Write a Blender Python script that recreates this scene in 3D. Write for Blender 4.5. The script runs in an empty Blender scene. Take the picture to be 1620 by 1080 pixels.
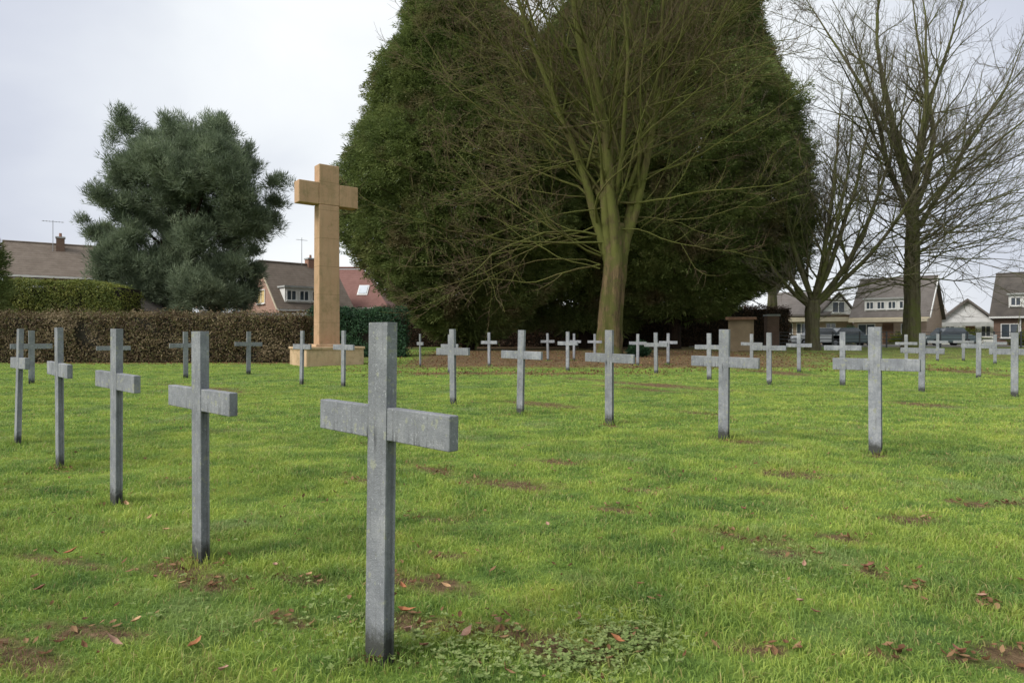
import bpy, math, random
import numpy as np
from mathutils import Vector, Matrix

rng = np.random.default_rng(7)
random.seed(7)
F = 1020.0; HC = 1.2
scene = bpy.context.scene
COL = scene.collection

# ------------------------------------------------------------------ helpers
def W(px, d):                      # world X of a photo column at distance d
    return (px - 810.0) * d / F
def Zh(py, d):                     # world height of a photo row at distance d
    return HC - (py - 530.0) * d / F
def hs(x, a, b):
    t = np.clip((x - a) / (b - a), 0, 1); return t * t * (3 - 2 * t)

def tag(o, label=None, cat=None, group=None, kind=None):
    if label: o['label'] = label
    if cat: o['category'] = cat
    if group: o['group'] = group
    if kind: o['kind'] = kind
    return o
def empty(name, loc=(0, 0, 0), rz=0.0):
    o = bpy.data.objects.new(name, None); COL.objects.link(o)
    o.location = loc; o.rotation_euler = (0, 0, rz); o.empty_display_size = 0.2
    return o

def np_mesh(name, V, polys, mat, parent=None, attr=None, smooth=False):
    """polys: list of int arrays (n,k)"""
    me = bpy.data.meshes.new(name)
    V = np.ascontiguousarray(V, dtype=np.float32).reshape(-1, 3)
    loops = np.concatenate([p.reshape(-1) for p in polys]).astype(np.int32)
    tot = np.concatenate([np.full(len(p), p.shape[1], np.int32) for p in polys])
    st = np.concatenate([[0], np.cumsum(tot)[:-1]]).astype(np.int32)
    me.vertices.add(len(V)); me.vertices.foreach_set('co', V.ravel())
    me.loops.add(len(loops)); me.loops.foreach_set('vertex_index', loops)
    me.polygons.add(len(tot)); me.polygons.foreach_set('loop_start', st)
    try: me.polygons.foreach_set('loop_total', tot)
    except Exception: pass
    me.polygons.foreach_set('use_smooth', np.full(len(tot), smooth))
    me.update(calc_edges=True)
    if attr is not None:
        for k, a in attr.items():
            at = me.attributes.new(k, 'FLOAT', 'POINT')
            at.data.foreach_set('value', np.ascontiguousarray(a, dtype=np.float32))
    if mat: me.materials.append(mat)
    o = bpy.data.objects.new(name, me); COL.objects.link(o)
    if parent: o.parent = parent
    return o

class MB:
    def __init__(s): s.v = []; s.f = []
    def poly(s, pts):
        b = len(s.v); s.v += [tuple(p) for p in pts]; s.f.append(tuple(range(b, b + len(pts)))); return s
    def box(s, x0, x1, y0, y1, z0, z1, M=None):
        b = len(s.v)
        for x, y, z in ((x0,y0,z0),(x1,y0,z0),(x1,y1,z0),(x0,y1,z0),(x0,y0,z1),(x1,y0,z1),(x1,y1,z1),(x0,y1,z1)):
            p = Vector((x, y, z)); p = M @ p if M else p
            s.v.append(tuple(p))
        for f in ((0,3,2,1),(4,5,6,7),(0,1,5,4),(1,2,6,5),(2,3,7,6),(3,0,4,7)): s.f.append(tuple(b + i for i in f))
        return s
    def prism(s, prof, y0, y1):     # profile in x,z (counter-clockwise seen from -y), extruded in y
        n = len(prof); b = len(s.v)
        for x, z in prof: s.v.append((x, y0, z))
        for x, z in prof: s.v.append((x, y1, z))
        s.f.append(tuple(b + i for i in range(n))); s.f.append(tuple(b + n + i for i in reversed(range(n))))
        for i in range(n):
            j = (i + 1) % n; s.f.append((b + i, b + n + i, b + n + j, b + j))
        return s
    def prismx(s, prof, x0, x1):    # profile in y,z extruded along x
        n = len(prof); b = len(s.v)
        for y, z in prof: s.v.append((x0, y, z))
        for y, z in prof: s.v.append((x1, y, z))
        s.f.append(tuple(b + i for i in reversed(range(n)))); s.f.append(tuple(b + n + i for i in range(n)))
        for i in range(n):
            j = (i + 1) % n; s.f.append((b + i, b + j, b + n + j, b + n + i))
        return s
    def tube(s, p0, p1, r0, r1, n=8):
        p0 = Vector(p0); p1 = Vector(p1); d = (p1 - p0).normalized()
        u = d.orthogonal().normalized(); w = d.cross(u); b = len(s.v)
        for p, r in ((p0, r0), (p1, r1)):
            for i in range(n):
                a = 2 * math.pi * i / n; s.v.append(tuple(p + (u * math.cos(a) + w * math.sin(a)) * r))
        for i in range(n):
            j = (i + 1) % n; s.f.append((b + i, b + j, b + n + j, b + n + i))
        s.f.append(tuple(b + i for i in reversed(range(n)))); s.f.append(tuple(b + n + i for i in range(n)))
        return s
    def build(s, name, mat, parent=None, bevel=0, seg=2):
        me = bpy.data.meshes.new(name); me.from_pydata(s.v, [], s.f); me.update()
        if mat: me.materials.append(mat)
        o = bpy.data.objects.new(name, me); COL.objects.link(o)
        if parent: o.parent = parent
        if bevel:
            m = o.modifiers.new('bevel', 'BEVEL'); m.width = bevel; m.segments = seg; m.limit_method = 'ANGLE'; m.angle_limit = 0.6
        return o

# ------------------------------------------------------------------ materials
def lnk(nt, a, b): nt.links.new(a, b)
def ramp(nt, fac, stops):
    r = nt.nodes.new('ShaderNodeValToRGB'); e = r.color_ramp.elements
    e[0].position = stops[0][0]; e[0].color = (*stops[0][1], 1)
    e[1].position = stops[-1][0]; e[1].color = (*stops[-1][1], 1)
    for p, c in stops[1:-1]:
        x = e.new(p); x.color = (*c, 1)
    lnk(nt, fac, r.inputs[0]); return r.outputs[0]
def noise(nt, vec, scale, detail=4, rough=0.6, dist=0.0):
    n = nt.nodes.new('ShaderNodeTexNoise'); n.inputs['Scale'].default_value = scale
    n.inputs['Detail'].default_value = detail; n.inputs['Roughness'].default_value = rough
    n.inputs['Distortion'].default_value = dist
    if vec is not None: lnk(nt, vec, n.inputs['Vector'])
    return n.outputs[0]
def mixc(nt, fac, a, b, mode='MIX'):
    m = nt.nodes.new('ShaderNodeMix'); m.data_type = 'RGBA'; m.blend_type = mode
    if isinstance(fac, float): m.inputs[0].default_value = fac
    else: lnk(nt, fac, m.inputs[0])
    for i, c in ((6, a), (7, b)):
        if isinstance(c, tuple): m.inputs[i].default_value = (*c, 1)
        else: lnk(nt, c, m.inputs[i])
    return m.outputs[2]
def math_(nt, op, a, b=0.0, c=None):
    m = nt.nodes.new('ShaderNodeMath'); m.operation = op
    for i, v in enumerate((a, b) if c is None else (a, b, c)):
        if isinstance(v, (int, float)): m.inputs[i].default_value = v
        else: lnk(nt, v, m.inputs[i])
    return m.outputs[0]
def maprange(nt, v, a, b):
    m = nt.nodes.new('ShaderNodeMapRange'); m.inputs[1].default_value = a; m.inputs[2].default_value = b
    lnk(nt, v, m.inputs[0]); return m.outputs[0]
def newmat(name, rough=0.8, spec=0.3):
    m = bpy.data.materials.new(name); m.use_nodes = True; nt = m.node_tree
    b = nt.nodes['Principled BSDF']; b.inputs['Roughness'].default_value = rough
    b.inputs['Specular IOR Level'].default_value = spec
    g = nt.nodes.new('ShaderNodeNewGeometry'); t = nt.nodes.new('ShaderNodeTexCoord')
    return m, nt, b, g.outputs['Position'], t.outputs['Object']
def attr(nt, name):
    a = nt.nodes.new('ShaderNodeAttribute'); a.attribute_name = name; return a.outputs['Fac']
def bump(nt, b, h, strength, dist=0.01):
    n = nt.nodes.new('ShaderNodeBump'); n.inputs['Strength'].default_value = strength; n.inputs['Distance'].default_value = dist
    lnk(nt, h, n.inputs['Height']); lnk(nt, n.outputs[0], b.inputs['Normal'])
def simple(name, c1, c2, scale=3.0, rough=0.85, bs=0.0, bd=0.01, spec=0.3, world=True):
    m, nt, b, pos, ob = newmat(name, rough, spec)
    n = noise(nt, pos if world else ob, scale, 6, 0.65)
    lnk(nt, ramp(nt, n, [(0.3, c1), (0.7, c2)]), b.inputs['Base Color'])
    if bs: bump(nt, b, noise(nt, pos if world else ob, scale * 4, 5, 0.7), bs, bd)
    return m

def mat_concrete():
    m, nt, b, pos, ob = newmat('weathered_concrete', 0.92, 0.25)
    big = noise(nt, pos, 5, 5, 0.7); fine = noise(nt, pos, 90, 4, 0.7)
    mp = nt.nodes.new('ShaderNodeMapping'); mp.inputs['Scale'].default_value = (40, 40, 2.2); lnk(nt, pos, mp.inputs[0])
    streak = noise(nt, mp.outputs[0], 1.0, 5, 0.7)
    big = math_(nt, 'ADD', math_(nt, 'MULTIPLY', big, .65), math_(nt, 'MULTIPLY', noise(nt, pos, 28, 6, 0.8), .35))
    c = ramp(nt, big, [(0.36, (0.155, 0.164, 0.184)), (0.5, (0.238, 0.25, 0.274)), (0.64, (0.365, 0.374, 0.39))])
    c = mixc(nt, math_(nt, 'MULTIPLY', maprange(nt, noise(nt, pos, 0.6, 2, 0.5), 0.40, 0.62), 0.45), c, (0.15, 0.155, 0.155))
    c = mixc(nt, maprange(nt, streak, 0.52, 0.80), c, (0.14, 0.145, 0.15))
    c = mixc(nt, maprange(nt, fine, 0.60, 0.68), c, (0.15, 0.155, 0.16))
    c = mixc(nt, maprange(nt, fine, 0.40, 0.30), c, (0.42, 0.43, 0.44))
    # lichen blotches and soil-splashed foot (world height, noisy edge)
    li = noise(nt, pos, 22, 3, 0.6)
    c = mixc(nt, maprange(nt, li, 0.60, 0.66), c, (0.27, 0.28, 0.23))
    sep = nt.nodes.new('ShaderNodeSeparateXYZ'); lnk(nt, ob, sep.inputs[0])
    hgt = math_(nt, 'ADD', sep.outputs[2], math_(nt, 'ADD', math_(nt, 'MULTIPLY', noise(nt, pos, 26, 5, 0.75), -0.18), math_(nt, 'MULTIPLY', noise(nt, pos, 0.9, 1, 0.5), 0.04)))
    c = mixc(nt, math_(nt, 'MULTIPLY', maprange(nt, hgt, 0.075, 0.0), 0.95), c, (0.05, 0.052, 0.045))
    # rain-washed dark drips hanging from the underside of the arm
    dr = math_(nt, 'MULTIPLY', maprange(nt, streak, 0.53, 0.64), maprange(nt, math_(nt, 'ABSOLUTE', math_(nt, 'SUBTRACT', sep.outputs[2], 0.815)), 0.055, 0.0))
    c = mixc(nt, dr, c, (0.05, 0.052, 0.055))
    lnk(nt, c, b.inputs['Base Color'])
    bump(nt, b, math_(nt, 'ADD', noise(nt, pos, 140, 5, 0.7), big), 0.8, 0.005)
    return m
M_CON = mat_concrete()

def mat_stone(name, a, bcol, dark):
    m, nt, b, pos, ob = newmat(name, 0.9, 0.2)
    n1 = noise(nt, ob, 1.3, 6, 0.7); n2 = noise(nt, ob, 30, 4, 0.7)
    mp = nt.nodes.new('ShaderNodeMapping'); mp.inputs['Scale'].default_value = (5, 5, 0.5); lnk(nt, ob, mp.inputs[0])
    st = noise(nt, mp.outputs[0], 1.0, 5, 0.7)
    c = ramp(nt, n1, [(0.3, a), (0.7, bcol)])
    c = mixc(nt, maprange(nt, st, 0.5, 0.85), c, dark)
    c = mixc(nt, math_(nt, 'MULTIPLY', maprange(nt, n2, 0.5, 0.75), 0.35), c, dark)
    sp = nt.nodes.new('ShaderNodeSeparateXYZ'); lnk(nt, ob, sp.inputs[0])
    jt = math_(nt, 'ABSOLUTE', math_(nt, 'SUBTRACT', math_(nt, 'FRACT', math_(nt, 'DIVIDE', sp.outputs[2], 1.12)), 0.5))
    jm = maprange(nt, jt, 0.012, 0.006)
    c = mixc(nt, math_(nt, 'MULTIPLY', jm, 0.55), c, tuple(x * .6 for x in dark))
    c = mixc(nt, math_(nt, 'MULTIPLY', maprange(nt, noise(nt, ob, 2.2, 7, .8), 0.50, 0.66), 0.6), c, (0.21, 0.17, 0.085))
    lnk(nt, c, b.inputs['Base Color']); bump(nt, b, n2, 0.4, 0.01); return m
M_STONE = mat_stone('sandstone', (0.40, 0.25, 0.15), (0.47, 0.31, 0.195), (0.28, 0.205, 0.11))
M_STONE2 = mat_stone('pedestal_stone', (0.46, 0.31, 0.19), (0.57, 0.42, 0.27), (0.30, 0.22, 0.12))

def mat_leaf(name, stops, patch=0.9, brown=None, rough=0.65):
    """leaf colour from a per-leaf random value shifted by a soft patch noise"""
    m, nt, b, pos, ob = newmat(name, rough, 0.25)
    v = math_(nt, 'MULTIPLY', attr(nt, 'rnd'), 0.6)
    n = noise(nt, pos, patch, 4, 0.6)
    v = math_(nt, 'ADD', v, math_(nt, 'MULTIPLY', math_(nt, 'SUBTRACT', n, 0.3), 1.1))
    c = ramp(nt, v, stops)
    if brown:
        c = mixc(nt, math_(nt, 'MULTIPLY', maprange(nt, noise(nt, pos, brown[1], 3, 0.6), brown[2], brown[2] + 0.12), brown[3]), c, brown[0])
    lnk(nt, c, b.inputs['Base Color'])
    tr = nt.nodes.new('ShaderNodeBsdfTranslucent'); lnk(nt, c, tr.inputs[0])
    ms = nt.nodes.new('ShaderNodeMixShader'); ms.inputs[0].default_value = 0.30
    lnk(nt, b.outputs[0], ms.inputs[1]); lnk(nt, tr.outputs[0], ms.inputs[2])
    lnk(nt, ms.outputs[0], nt.nodes['Material Output'].inputs[0])
    return m
M_YEW = mat_leaf('evergreen_foliage', [(0.1, (0.045, 0.066, 0.022)), (0.45, (0.125, 0.168, 0.048)), (0.75, (0.20, 0.24, 0.075)), (1.0, (0.31, 0.325, 0.13))], 0.5, ((0.19, 0.135, 0.08), 0.42, 0.54, 0.7))
M_PINE = mat_leaf('pine_needles', [(0.1, (0.065, 0.088, 0.058)), (0.5, (0.155, 0.20, 0.12)), (1.0, (0.30, 0.35, 0.22))], 0.6)
M_HEDGE = mat_leaf('beech_hedge_leaves', [(0.1, (0.050, 0.033, 0.020)), (0.45, (0.13, 0.085, 0.045)), (0.62, (0.11, 0.115, 0.042)), (0.75, (0.16, 0.12, 0.06)), (1.0, (0.38, 0.29, 0.17))], 1.5, ((0.30, 0.23, 0.14), 0.8, 0.52, 0.6))
M_GHEDGE = mat_leaf('clipped_hedge_leaves', [(0.1, (0.05, 0.075, 0.014)), (0.5, (0.13, 0.165, 0.03)), (1.0, (0.27, 0.27, 0.06))], 0.7, ((0.15, 0.10, 0.04), 0.5, 0.55, 0.6))
M_LAUREL = mat_leaf('laurel_leaves', [(0.1, (0.012, 0.035, 0.018)), (0.5, (0.03, 0.075, 0.035)), (1.0, (0.06, 0.13, 0.05))], 0.7)
M_BROWNH = mat_leaf('brown_hedge_leaves', [(0.1, (0.03, 0.018, 0.012)), (0.5, (0.075, 0.045, 0.028)), (1.0, (0.14, 0.09, 0.05))], 0.6)
M_LITTER = mat_leaf('leaf_litter', [(0.1, (0.09, 0.045, 0.022)), (0.5, (0.21, 0.11, 0.055)), (1.0, (0.40, 0.26, 0.14))], 3.0, rough=0.8)
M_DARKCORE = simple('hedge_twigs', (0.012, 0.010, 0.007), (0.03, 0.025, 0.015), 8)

def streaks(nt, pos):
    mp = nt.nodes.new('ShaderNodeMapping'); mp.inputs['Scale'].default_value = (0.55, 3.2, 1); mp.inputs['Rotation'].default_value = (0, 0, 0.35); lnk(nt, pos, mp.inputs[0])
    return noise(nt, mp.outputs[0], 1.3, 6, 0.7, 0.5)
def mat_grass():
    m, nt, b, pos, ob = newmat('grass_blades', 0.55, 0.3)
    r = attr(nt, 'rnd')
    big = noise(nt, pos, 0.55, 5, 0.6); mid = noise(nt, pos, 2.6, 5, 0.65)
    f = math_(nt, 'ADD', math_(nt, 'MULTIPLY', big, 0.85), math_(nt, 'MULTIPLY', mid, 1.15))
    f = math_(nt, 'ADD', math_(nt, 'SUBTRACT', math_(nt, 'ADD', f, math_(nt, 'MULTIPLY', math_(nt, 'SUBTRACT', streaks(nt, pos), 0.5), 0.75)), 0.68), math_(nt, 'MULTIPLY', r, 0.24))
    c = ramp(nt, f, [(0.10, (0.10, 0.19, 0.05)), (0.34, (0.225, 0.335, 0.07)), (0.58, (0.36, 0.455, 0.09)), (0.85, (0.52, 0.55, 0.13))])
    c = mixc(nt, maprange(nt, noise(nt, pos, 0.9, 3, 0.6), 0.56, 0.68), c, (0.24, 0.33, 0.11))       # bluish clover patches
    c = mixc(nt, math_(nt, 'MULTIPLY', maprange(nt, r, 0.90, 0.93), 0.8), c, (0.40, 0.33, 0.15))          # dead straw blades
    th = math_(nt, 'MULTIPLY', maprange(nt, noise(nt, pos, 1.6, 6, 0.75, 0.6), 0.55, 0.66), maprange(nt, r, 0.25, 0.75))
    c = mixc(nt, math_(nt, 'MULTIPLY', th, 0.6), c, (0.30, 0.25, 0.10))                                     # brown thatch streaks
    c = mixc(nt, attr(nt, 'wear'), c, (0.20, 0.15, 0.07))
    lnk(nt, c, b.inputs['Base Color'])
    tr = nt.nodes.new('ShaderNodeBsdfTranslucent'); lnk(nt, c, tr.inputs[0])
    ms = nt.nodes.new('ShaderNodeMixShader'); ms.inputs[0].default_value = 0.35
    lnk(nt, b.outputs[0], ms.inputs[1]); lnk(nt, tr.outputs[0], ms.inputs[2])
    lnk(nt, ms.outputs[0], nt.nodes['Material Output'].inputs[0])
    return m
M_GRASS = mat_grass()
def mat_ground():
    m, nt, b, pos, ob = newmat('turf', 0.95, 0.1)
    big = noise(nt, pos, 0.55, 5, 0.6); mid = noise(nt, pos, 2.6, 5, 0.65); fine = noise(nt, pos, 26, 5, 0.75)
    f = math_(nt, 'ADD', math_(nt, 'MULTIPLY', big, 0.85), math_(nt, 'MULTIPLY', mid, 1.15))
    f = math_(nt, 'ADD', math_(nt, 'SUBTRACT', math_(nt, 'ADD', f, math_(nt, 'MULTIPLY', math_(nt, 'SUBTRACT', streaks(nt, pos), 0.5), 0.75)), 0.74), math_(nt, 'MULTIPLY', fine, 0.30))
    c = ramp(nt, f, [(0.10, (0.06, 0.11, 0.028)), (0.34, (0.13, 0.21, 0.045)), (0.58, (0.21, 0.30, 0.055)), (0.85, (0.32, 0.37, 0.08))])
    c = mixc(nt, maprange(nt, noise(nt, pos, 0.9, 3, 0.6), 0.56, 0.68), c, (0.155, 0.215, 0.065))
    soil = ramp(nt, noise(nt, pos, 14, 6, 0.75), [(0.35, (0.07, 0.05, 0.028)), (0.5, (0.15, 0.10, 0.055)), (0.7, (0.25, 0.17, 0.10))])
    s = math_(nt, 'ADD', attr(nt, 'wear'), math_(nt, 'MULTIPLY', math_(nt, 'SUBTRACT', noise(nt, pos, 3.0, 5, 0.7), 0.5), 0.9))
    c = mixc(nt, maprange(nt, s, 0.25, 0.6), c, soil)
    c = mixc(nt, math_(nt, 'MULTIPLY', maprange(nt, noise(nt, pos, 1.6, 6, 0.75, 0.6), 0.55, 0.66), 0.6), c, (0.17, 0.125, 0.06))
    lnk(nt, c, b.inputs['Base Color'])
    bump(nt, b, math_(nt, 'ADD', fine, noise(nt, pos, 70, 4, 0.7)), 0.8, 0.03)
    return m
M_GROUND = mat_ground()

def mat_bark(name, a, bb, moss, mossamt):
    m, nt, b, pos, ob = newmat(name, 0.92, 0.15)
    mp = nt.nodes.new('ShaderNodeMapping'); mp.inputs['Scale'].default_value = (7, 7, .9); lnk(nt, pos, mp.inputs[0])
    n = noise(nt, mp.outputs[0], 1.0, 8, 0.8, 0.4)
    c = ramp(nt, n, [(0.36, a), (0.62, bb)])
    mo = maprange(nt, noise(nt, pos, 0.9, 5, 0.7), 0.62 - mossamt * 0.3, 0.72 - mossamt * 0.3)
    c = mixc(nt, math_(nt, 'MULTIPLY', mo, 0.8), c, moss)
    lnk(nt, c, b.inputs['Base Color']); bump(nt, b, n, 0.9, 0.06); return m
M_BARK = mat_bark('mossy_beech_bark', (0.04, 0.032, 0.018), (0.20, 0.145, 0.075), (0.085, 0.095, 0.025), 0.6)
M_LIMB = mat_bark('mossy_limb_bark', (0.055, 0.048, 0.022), (0.155, 0.135, 0.055), (0.12, 0.132, 0.034), 0.7)
M_TWIG = mat_bark('twig_bark', (0.09, 0.064, 0.042), (0.18, 0.13, 0.085), (0.13, 0.125, 0.045), 0.3)
M_BARKD = mat_bark('dark_bark', (0.05, 0.045, 0.026), (0.145, 0.13, 0.08), (0.105, 0.118, 0.035), 0.55)
M_TWIGD = mat_bark('dark_twig_bark', (0.095, 0.078, 0.062), (0.18, 0.15, 0.12), (0.13, 0.13, 0.06), 0.35)
M_TWIGG = mat_bark('grey_twig_bark', (0.10, 0.085, 0.07), (0.19, 0.165, 0.14), (0.12, 0.12, 0.06), 0.2)
M_TRUNKD = mat_bark('evergreen_trunk_bark', (0.015, 0.010, 0.007), (0.05, 0.033, 0.022), (0.03, 0.03, 0.012), 0.2)

def mat_brick(name, c1, c2, mortar, scale=1.0):
    m, nt, b, pos, ob = newmat(name, 0.9, 0.2)
    br = nt.nodes.new('ShaderNodeTexBrick')
    sp = nt.nodes.new('ShaderNodeSeparateXYZ'); lnk(nt, ob, sp.inputs[0])
    cb = nt.nodes.new('ShaderNodeCombineXYZ'); lnk(nt, math_(nt, 'ADD', sp.outputs[0], sp.outputs[1]), cb.inputs[0]); lnk(nt, sp.outputs[2], cb.inputs[1])
    lnk(nt, cb.outputs[0], br.inputs['Vector'])
    br.inputs['Color1'].default_value = (*c1, 1); br.inputs['Color2'].default_value = (*c2, 1); br.inputs['Mortar'].default_value = (*mortar, 1)
    br.inputs['Scale'].default_value = scale; br.inputs['Brick Width'].default_value = 0.22; br.inputs['Row Height'].default_value = 0.075; br.inputs['Mortar Size'].default_value = 0.008
    c = mixc(nt, 0.35, br.outputs[0], ramp(nt, noise(nt, pos, 1.5, 5, 0.7), [(0.3, c1), (0.7, c2)]))
    lnk(nt, c, b.inputs['Base Color']); return m
def mat_tile(name, c1, c2, row=0.28):
    m, nt, b, pos, ob = newmat(name, 0.85, 0.25)
    sp = nt.nodes.new('ShaderNodeSeparateXYZ'); lnk(nt, ob, sp.inputs[0])
    w = nt.nodes.new('ShaderNodeTexWave'); w.inputs['Scale'].default_value = 1.0 / row / 2.2; w.bands_direction = 'Z'; w.wave_profile = 'SAW'
    lnk(nt, ob, w.inputs[0])
    c = ramp(nt, noise(nt, pos, 1.6, 6, 0.75), [(0.3, c1), (0.7, c2)])
    c = mixc(nt, math_(nt, 'MULTIPLY', w.outputs['Fac'], 0.35), c, tuple(x * 0.45 for x in c1))
    lnk(nt, c, b.inputs['Base Color']); bump(nt, b, w.outputs['Fac'], 0.5, 0.03); return m
M_BRICKR = mat_brick('red_brick', (0.25, 0.12, 0.085), (0.34, 0.18, 0.12), (0.32, 0.28, 0.24))
M_BRICKB = mat_brick('buff_brick', (0.36, 0.26, 0.19), (0.46, 0.35, 0.26), (0.40, 0.36, 0.31))
M_BRICKP = mat_brick('pinkish_brick', (0.30, 0.17, 0.13), (0.38, 0.24, 0.18), (0.36, 0.31, 0.27))
M_BRICKBR = mat_brick('brown_brick', (0.13, 0.08, 0.06), (0.20, 0.125, 0.09), (0.22, 0.19, 0.16))
M_TILEB = mat_tile('brown_roof_tiles', (0.12, 0.095, 0.075), (0.20, 0.165, 0.135))
M_TILED = mat_tile('dark_roof_tiles', (0.065, 0.058, 0.052), (0.125, 0.11, 0.095))
M_TILER = mat_tile('red_roof_tiles', (0.185, 0.095, 0.08), (0.26, 0.14, 0.12))
M_TILEG = mat_tile('grey_roof_tiles', (0.13, 0.115, 0.105), (0.21, 0.19, 0.175))
M_TILEP = mat_tile('pale_roof_tiles', (0.30, 0.275, 0.27), (0.42, 0.39, 0.38))
M_WHITE = simple('white_paint', (0.62, 0.62, 0.60), (0.74, 0.74, 0.72), 3, 0.6)
M_RENDER = simple('pale_render', (0.56, 0.56, 0.56), (0.68, 0.68, 0.67), 2, 0.9)
M_CREAM = simple('cream_paint', (0.46, 0.41, 0.30), (0.58, 0.52, 0.39), 3, 0.8)
M_GREYW = simple('grey_fascia', (0.30, 0.31, 0.30), (0.42, 0.43, 0.42), 3, 0.8)
M_GLASS = simple('window_glass', (0.035, 0.045, 0.06), (0.09, 0.11, 0.13), 0.7, 0.08, spec=0.9)
M_BLIND = simple('yellow_blind', (0.55, 0.42, 0.18), (0.62, 0.48, 0.24), 3, 0.8)
M_METAL = simple('galvanised_metal', (0.22, 0.23, 0.24), (0.34, 0.35, 0.36), 12, 0.5)
M_DKMETAL = simple('dark_fence_paint', (0.05, 0.055, 0.06), (0.10, 0.105, 0.11), 12, 0.6)
M_ASPH = simple('asphalt', (0.045, 0.045, 0.048), (0.07, 0.07, 0.072), 5, 0.95)
M_PAVE = simple('pavement_slabs', (0.22, 0.21, 0.20), (0.30, 0.29, 0.28), 2, 0.95)
M_TIMBER = simple('brown_timber', (0.09, 0.05, 0.03), (0.17, 0.10, 0.06), 5, 0.85)
M_SHEDW = simple('tan_boards', (0.15, 0.115, 0.07), (0.22, 0.17, 0.105), 2, 0.85)
M_CARG = simple('grey_green_car_paint', (0.11, 0.15, 0.155), (0.13, 0.17, 0.175), 1, 0.25, spec=0.6)
M_CARW = simple('white_car_paint', (0.62, 0.63, 0.62), (0.68, 0.69, 0.68), 1, 0.25, spec=0.6)
M_RUBBER = simple('tyre_rubber', (0.012, 0.012, 0.012), (0.025, 0.025, 0.025), 10, 0.9)

# ------------------------------------------------------------------ terrain
def sn(x, y, s, seed):
    r = np.random.default_rng(seed); o = 0
    for k in range(7):
        a = r.uniform(0, 6.28); f = s * r.uniform(0.5, 1.7); p = r.uniform(0, 6.28)
        o = o + np.sin((x * np.cos(a) + y * np.sin(a)) * f + p)
    return o / 3.7
def gz(x, y):
    x = np.asarray(x, float); y = np.asarray(y, float)
    near = 1 - hs(np.hypot(x, y), 30, 45)
    return 0.26 * hs(y, 24, 38) + near * (0.010 * sn(x, y, 2.2, 1) + 0.005 * sn(x, y, 7.0, 2)) 
EARTH = [  # worn, bare or mossy-brown spots: photo column, row, half width and half height in pixels
    (1130,843,40,5),(1195,855,45,5),(1250,876,30,8),(1378,905,22,10),(1445,930,14,6),(1545,797,28,5),(1600,795,22,4),(1255,752,50,7),(1440,822,34,7),
    (1560,955,14,8),(1520,1045,26,10),(1120,655,40,3),(800,765,60,9),(680,820,40,6),(690,745,25,6),(660,920,55,16),(650,985,60,18),(790,995,40,14),
    (900,1030,80,30),(1000,1010,50,20),(300,905,70,14),(330,925,40,12),(270,900,30,10),(480,915,40,10),(100,890,60,10),(150,1000,60,14),(40,1040,60,30),
    (970,808,34,5),(720,995,40,10),(700,880,40,7),(1200,1030,50,10),(1050,610,120,3),(860,640,60,4),(330,615,50,4),(1240,590,70,3),(1530,588,70,3),
    (605,1045,40,12),(319,890,26,7),(184,799,18,4),(95,743,12,3),(1385,719,16,4),(1145,696,14,3),(964,673,14,3),(1180,700,30,3),(580,760,30,5),(470,980,40,16),
    (1010,615,60,2),(1460,640,50,3),(880,730,36,5),(1030,780,40,5),(1330,850,30,6),(1600,1040,40,24),(1400,1040,30,10)]
def wear(x, y):
    yy = np.maximum(y, 0.5); px = 810 + x * F / yy; py = 530 + HC * F / yy
    w = np.zeros(np.shape(x)); rag = 0.9 * sn(x, y, 16.0, 9) * sn(x, y, 31.0, 10)
    for cx, cy, a, b in EARTH:
        q = ((px - cx + (py - cy) * -1.2) / (a * 1.35)) ** 2 + ((py - cy - (px - cx) * 0.08) / (b * 1.15)) ** 2 + rag
        w = np.maximum(w, np.minimum(np.exp(-q * 1.0), 1.0) * 0.72)
    # trodden, leaf-strewn ground under the big trees and hedges
    lit = hs(y, 21.5, 25.5) * hs(x, -5.5, -3.5) * (1 - hs(x, 9 , 16) * (1 - 0.55 * hs(y, 26, 30)))
    lit = np.maximum(lit * 0.72, 0.65 * np.exp(-((y - 20.2) / 0.9) ** 2) * hs(x, -4.5, -2.5) * (1 - hs(x, 1, 5)))
    lit = np.maximum(lit, 0.6 * hs(y, 26, 27.5) * (1 - hs(x, -8, -5)))
    return np.clip(np.maximum(w, lit) + 0.10 * sn(x, y, 3.0, 5), 0, 1) * (1 - hs(y, 60, 90) * 0.5)

def grid_axis(lo, hi, fine_lo, fine_hi, step):
    a = list(np.arange(fine_lo, fine_hi, step)); s = step; x = fine_hi
    while x < hi: a.append(x); s *= 1.12; x += s
    a.append(hi); s = step; x = fine_lo - s; b = []
    while x > lo: b.append(x); s *= 1.12; x -= s
    b.append(lo); return np.array(sorted(b) + a)
gx = grid_axis(-700, 700, -9, 11, 0.07); gy = grid_axis(-60, 900, 1.4, 15, 0.07)
X, Y = np.meshgrid(gx, gy); Z = gz(X, Y)
nx, ny = len(gx), len(gy)
idx = np.arange(nx * ny).reshape(ny, nx)
quads = np.stack([idx[:-1, :-1], idx[:-1, 1:], idx[1:, 1:], idx[1:, :-1]], -1).reshape(-1, 4)
g = np_mesh('ground', np.stack([X, Y, Z], -1).reshape(-1, 3), [quads], M_GROUND, attr={'wear': wear(X, Y).ravel()}, smooth=True)
tag(g, kind='structure')

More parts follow.
